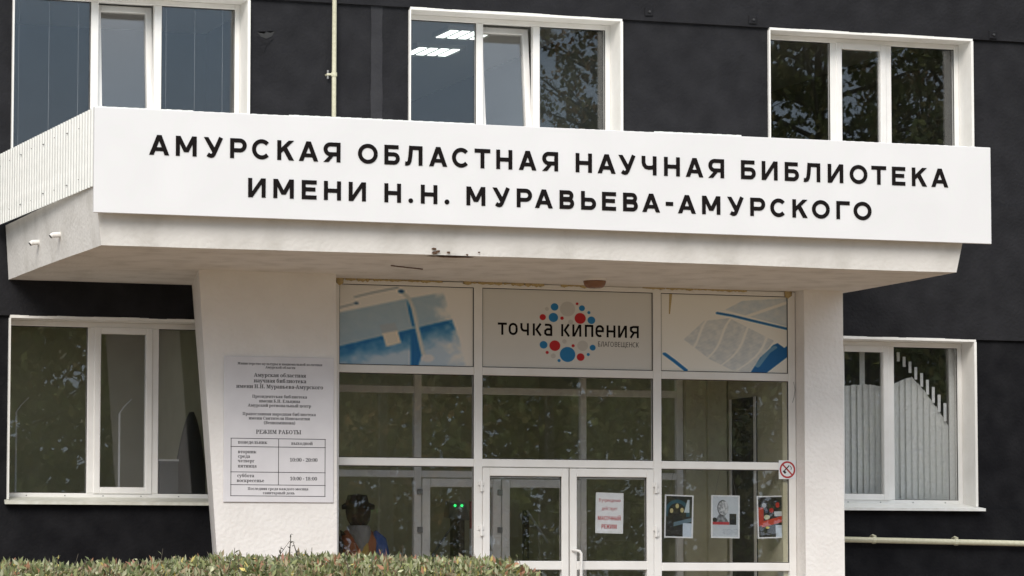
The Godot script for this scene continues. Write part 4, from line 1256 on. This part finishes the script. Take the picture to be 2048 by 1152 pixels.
func scatter(parent: Node, called: String, mesh: Mesh, xf: Array, cols: Array, m: Material, kind := "stuff") -> MultiMeshInstance3D:
	var mm := MultiMesh.new()
	mm.transform_format = MultiMesh.TRANSFORM_3D
	mm.use_colors = true
	mm.mesh = mesh
	mm.instance_count = xf.size()
	for k in xf.size():
		mm.set_instance_transform(k, xf[k])
		mm.set_instance_color(k, cols[k])
	var o := MultiMeshInstance3D.new()
	o.name = called
	o.multimesh = mm
	o.material_override = m
	parent.add_child(o, true)
	o.set_meta("kind", kind)
	return o

func hedge_top(x: float) -> float:
	var y := 1.596 + 0.014 * sin(x * 2.1 + 1.0) + 0.012 * wob.get_noise_1d(x * 260.0) + 0.02 * wob.get_noise_1d(x * 45.0)
	if x > -8.12: y -= 0.3 * pow(clampf((x + 8.12) / 0.45, 0, 1), 1.4)
	return y

func hedge_color() -> Color:
	var r := rng.randf()
	var c := Color(0.13, 0.155, 0.055)
	if r < 0.34: c = Color(0.17, 0.185, 0.075)
	elif r < 0.52: c = Color(0.085, 0.105, 0.04)
	elif r < 0.72: c = Color(0.32, 0.32, 0.2)
	elif r < 0.86: c = Color(0.24, 0.19, 0.11)
	elif r < 0.91: c = Color(0.3, 0.15, 0.085)
	elif r < 0.94: c = Color(0.42, 0.34, 0.1)
	return c * rng.randf_range(0.8, 1.4)

func hedge() -> void:
	var h := thing("hedge", "clipped green and russet autumn hedge in front of the entrance", "hedge")
	rng.seed = 404
	var xf := []
	var cols := []
	var tw := ST()
	var x_end := -7.76
	var x_start := -13.5
	var z0 := 22.35
	var z1 := 23.25
	var push := func(p: Vector3, s: float, upness: float) -> void:
		var d := Vector3(rng.randfn(0, 1), absf(rng.randfn(0, 1)) * upness, rng.randfn(0, 1)).normalized()
		var b := Basis(Quaternion(Vector3.UP, d)) * Basis(Vector3.UP, rng.randf() * TAU)
		xf.append(Transform3D(b.scaled(Vector3.ONE * s), p))
		var c := hedge_color()
		var redder := wob.get_noise_2d(p.x * 60.0, p.z * 60.0)
		if redder > 0.34 and rng.randf() < 0.35: c = Color(0.3, 0.14, 0.09) * rng.randf_range(0.7, 1.2)
		cols.append(c)
	# the clipped top, dense
	for k in 40000:
		var x := rng.randf_range(x_start, x_end)
		var z := rng.randf_range(z0, z1)
		var y := hedge_top(x) - 0.05 * pow(absf(z - (z0 + z1) * 0.5) / 0.45, 3.0) - absf(rng.randfn(0, 0.045)) + 0.012
		push.call(Vector3(x, y, z), rng.randf_range(0.45, 1.25), 2.4)
	# the faces
	for k in 22000:
		var x := rng.randf_range(x_start, x_end)
		var t := pow(rng.randf(), 0.7)
		var y := hedge_top(x) * t
		var front := rng.randf() < 0.7
		var z := (z1 - absf(rng.randfn(0, 0.05)) if front else z0 + absf(rng.randfn(0, 0.05))) - 0.06 * pow(t, 6.0) * (1.0 if front else -1.0)
		push.call(Vector3(x, y, z), rng.randf_range(0.8, 1.3), 0.8)
	for k in 2600:
		var z := rng.randf_range(z0, z1)
		push.call(Vector3(x_end + 0.03 - absf(rng.randfn(0, 0.05)), hedge_top(x_end) * pow(rng.randf(), 0.7), z), rng.randf_range(0.8, 1.3), 0.8)
	# shoots that stand above the clipped top
	for k in 620:
		var x := rng.randf_range(x_start, x_end - 0.1)
		var z := rng.randf_range(z0 + 0.1, z1 - 0.05)
		var base := Vector3(x, hedge_top(x) - 0.03, z)
		var len_ := rng.randf_range(0.025, 0.07)
		if rng.randf() < 0.08: len_ *= 1.5
		var tip := base + Vector3(rng.randfn(0, 0.3), 1.0, rng.randfn(0, 0.3)).normalized() * len_
		tube(tw, [base, tip], [0.0022, 0.001], 4)
		for q in rng.randi_range(1, 4):
			push.call(base.lerp(tip, 0.35 + 0.2 * q), rng.randf_range(0.4, 0.9), 1.4)
	# one tall dark bare sprig
	var sb := Vector3(-8.90, hedge_top(-8.90) - 0.02, 22.9)
	for q in [[Vector3(0.0, 0.06, 0), Vector3(0.005, 0.125, 0.0)], [Vector3(-0.045, 0.04, 0), Vector3(0.0, 0.10, 0.0)], [Vector3(0.03, 0.045, 0), Vector3(0.012, 0.10, 0)]]:
		tube(tw, [sb, sb + q[0], sb + q[1]], [0.003, 0.0025, 0.001], 4)
		for e in 5:
			xf.append(Transform3D(Basis(Vector3(rng.randf(), rng.randf(), 1).normalized(), rng.randf() * TAU).scaled(Vector3.ONE * 0.5), sb + q[0].lerp(q[1], e / 4.0)))
			cols.append(Color(0.03, 0.03, 0.02))
	scatter(h, "leaves", leaf_mesh(0.031, 0.006), xf, cols, M.leaf)
	# stems
	for k in 260:
		var x := rng.randf_range(x_start, x_end - 0.05)
		var z := rng.randf_range(z0 + 0.15, z1 - 0.15)
		var y := hedge_top(x) - 0.05
		tube(tw, [Vector3(x, 0, z), Vector3(x + rng.randfn(0, 0.05), y * 0.5, z + rng.randfn(0, 0.05)), Vector3(x + rng.randfn(0, 0.1), y, z + rng.randfn(0, 0.1))], [0.009, 0.006, 0.002], 5)
	put(h, "stems", tw, M.bark)

# ---------------------------------------------------------------- trees across the street, mirrored in the glass
func tree(called: String, label: String, at: Vector3, h: float, spread: float, leaves: int, tones: Array, seed_: int, size: float, f0: float) -> void:
	var t := thing(called, label, "tree", at, "trees mirrored in the windows")
	rng.seed = seed_
	var st := ST()
	var tips := []
	var lean := Vector3(rng.randfn(0, 0.05), 0, rng.randfn(0, 0.05))
	var trunk := [Vector3.ZERO]
	var rad := [h * 0.016 + 0.05]
	for k in 8:
		var f := (k + 1) / 8.0
		trunk.append(Vector3(lean.x * h * f + rng.randfn(0, 0.08), h * 0.92 * f, lean.z * h * f + rng.randfn(0, 0.08)))
		rad.append((h * 0.016 + 0.05) * (1.0 - 0.93 * f))
	tube(st, trunk, rad, 9)
	var nb := int(h * 3.0) + 8
	for k in nb:
		var f := f0 + (0.96 - f0) * k / nb
		var i := int(f * 8)
		var p: Vector3 = trunk[i].lerp(trunk[mini(i + 1, 8)], f * 8 - i)
		var a := k * 2.4 + rng.randfn(0, 0.3)
		var reach := spread * (1.0 - pow(absf(f - 0.5) / 0.6, 2.0)) * rng.randf_range(0.7, 1.1) + 0.3
		var d := Vector3(cos(a), rng.randf_range(0.25, 0.8), sin(a)).normalized()
		var q := p + d * reach * 0.55
		var e := q + (d + Vector3(rng.randfn(0, 0.25), rng.randfn(0.1, 0.2), rng.randfn(0, 0.25))) * reach * 0.5
		tube(st, [p, q, e], [rad[i] * 0.42 + 0.008, rad[i] * 0.25 + 0.006, 0.006], 5)
		for j in 5:
			var s0: Vector3 = p.lerp(q, 0.5 + 0.1 * j) if j < 3 else q.lerp(e, 0.3 * (j - 2))
			var s1 := s0 + Vector3(rng.randfn(0, 1), rng.randfn(0.35, 0.6), rng.randfn(0, 1)).normalized() * reach * rng.randf_range(0.25, 0.5)
			tube(st, [s0, s1], [0.012, 0.004], 4)
			tips.append([s0.lerp(s1, 0.4), s1])
		tips.append([q, e])
	put(t, "trunk", st, M.bark)
	if leaves > 0:
		var xf := []
		var cols := []
		for k in leaves:
			var tp: Array = tips[rng.randi() % tips.size()]
			var p: Vector3 = tp[0].lerp(tp[1], rng.randf_range(0.1, 1.15)) + Vector3(rng.randfn(0, 0.16), rng.randfn(-0.03, 0.15), rng.randfn(0, 0.16))
			var b := Basis(Vector3(rng.randfn(0, 1), rng.randfn(0, 1), rng.randfn(0, 1)).normalized(), rng.randf() * TAU)
			xf.append(Transform3D(b.scaled(Vector3.ONE * rng.randf_range(0.7, 1.4)), p))
			var c: Color = tones[rng.randi() % tones.size()]
			cols.append(c * rng.randf_range(1.0, 1.9))
		scatter(t, "crown", leaf_mesh(size, size * 0.3), xf, cols, M.leaf)

func trees() -> void:
	var green := [Color(0.08, 0.10, 0.03), Color(0.11, 0.12, 0.035), Color(0.06, 0.075, 0.025), Color(0.13, 0.115, 0.04)]
	var brown := [Color(0.09, 0.085, 0.03), Color(0.13, 0.10, 0.035), Color(0.075, 0.075, 0.025), Color(0.17, 0.10, 0.035)]
	tree("street_tree", "tall loose autumn tree mirrored beside the open upper sash", Vector3(18.4, 0, 41.0), 18.5, 3.2, 15000, brown, 71, 0.16, 0.2)
	tree("street_tree", "tall dense tree mirrored in the closed upper window", Vector3(22.2, 0, 39.5), 19.0, 4.0, 22000, green, 72, 0.19, 0.12)
	tree("street_tree", "tall green tree mirrored behind the closed upper window's mullions", Vector3(26.0, 0, 40.5), 20.0, 4.2, 24000, brown, 73, 0.19, 0.12)
	tree("street_tree", "tall russet tree mirrored at the closed upper window's far pane", Vector3(30.0, 0, 42.0), 19.0, 4.2, 18000, brown, 79, 0.19, 0.12)
	tree("street_tree", "bare branched young tree mirrored low in the lamp-lit window", Vector3(13.2, 0, 40.0), 12.8, 1.5, 0, green, 74, 0.12, 0.3)
	var row := [["low bushy green tree mirrored in the ground floor window by the column", 1.5, 38.0, 8.6], ["low green tree mirrored in the outer entrance pane", 5.6, 37.5, 8.2], ["low bushy green tree mirrored in the entrance glass", 9.6, 38.2, 8.8], ["low olive tree mirrored above the doors", 13.4, 37.4, 8.4], ["low russet tree mirrored behind the posters", 17.2, 37.0, 8.6], ["low tree behind the row, mirrored over the display dummy", 3.8, 44.0, 8.6], ["low tree behind the row, mirrored over the terminal", 8.2, 45.0, 9.0], ["low tree behind the row, mirrored over the door handle", 12.6, 44.6, 9.2], ["low tree behind the row, mirrored by the narrow column", 17.4, 45.0, 9.4], ["low tree at the row's end, mirrored in the blinds window", 21.5, 37.0, 8.0]]
	for k in row.size():
		tree("low_tree", row[k][0], Vector3(row[k][1], 0, row[k][2]), row[k][3], 3.3, 8200 if k < 5 else 5200, green if k % 3 != 2 else brown, 80 + k, 0.21, 0.06)

# ---------------------------------------------------------------- sky
func overcast() -> PanoramaSkyMaterial:
	var w := 512
	var h := 256
	var im := Image.create(w, h, false, Image.FORMAT_RGBF)
	var n := FastNoiseLite.new()
	n.seed = 3
	n.frequency = 0.9
	n.fractal_octaves = 5
	for y in h:
		var el := PI * 0.5 - PI * (y + 0.5) / h
		for x in w:
			var az := TAU * (x + 0.5) / w
			var d := Vector3(cos(el) * cos(az), sin(el), cos(el) * sin(az))
			var up := maxf(0.0, d.y)
			var l := lerpf(0.28, 1.0, smoothstep(0.05, 0.38, up)) + 0.15 * up
			var cl := clampf(0.5 + 1.1 * n.get_noise_3d(d.x * 1.6, d.y * 3.2, d.z * 1.6), 0, 1)
			var c := Color(0.6, 0.88, 1.2).lerp(Color(1.02, 1.01, 1.0), clampf(cl * 0.8 + up * 1.2 - 0.2, 0, 1)) * (l * lerpf(0.88, 1.1, cl))
			if d.y < 0.0: c = Color(0.26, 0.25, 0.23)
			im.set_pixel(x, y, c)
	var m := PanoramaSkyMaterial.new()
	m.panorama = ImageTexture.create_from_image(im)
	m.energy_multiplier = 0.95
	return m

func _ready() -> void:
	rng.seed = 1
	wob.seed = 8
	wob.frequency = 0.05
	# camera: a long lens from the street, turned 19 degrees to the facade and slightly up
	var cam := Camera3D.new()
	cam.name = "camera"
	add_child(cam)
	cam.fov = rad_to_deg(2.0 * atan(576.0 / 7005.0))
	cam.near = 0.2
	cam.far = 900.0
	cam.position = Vector3(-12.29, 1.55, 34.899)
	cam.rotation = Vector3(deg_to_rad(4.77), deg_to_rad(-19.4), 0)
	cam.current = true
	# overcast sky and a veiled sun
	var env := Environment.new()
	env.background_mode = Environment.BG_SKY
	var sky := Sky.new()
	sky.sky_material = overcast()
	env.sky = sky
	env.tonemap_mode = Environment.TONE_MAPPER_LINEAR
	env.tonemap_exposure = 1.55
	env.sdfgi_enabled = true
	env.ssao_enabled = true
	env.ssil_enabled = true
	var we := WorldEnvironment.new()
	we.name = "environment"
	we.environment = env
	add_child(we)
	var sun := DirectionalLight3D.new()
	sun.name = "veiled_sun"
	sun.light_energy = 0.5
	sun.light_angular_distance = 26.0
	sun.light_color = Color(1.0, 0.97, 0.93)
	sun.shadow_enabled = true
	add_child(sun)
	sun.look_at_from_position(Vector3(-18, 23, 29), Vector3.ZERO)
	make_materials()
	# ground
	var g := one_box(self, "ground", M.ground, -300, -0.5, -300, 300, 0.0, 300)
	tag(g, "grass and bare earth round the library", "ground", "", "structure")
	var pv := one_box(self, "pavement", M.paving, -40, 0.0, 0.02, 60, 0.02, 20.0)
	tag(pv, "pale concrete paving in front of the library", "pavement", "", "structure")
	var stp := thing("entrance_steps", "concrete entrance steps below the doors", "steps")
	for k in 4:
		one_box(stp, "step", M.paving, -2.42, 0.02, GLZ + 0.02, 2.67, FLOOR - 0.02 - 0.15 * k, 3.0 + 0.35 * k)
	building()
	porch()
	sign_board()
	glazing()
	notices()
	fixtures()
	indoors()
	hedge()
	trees()
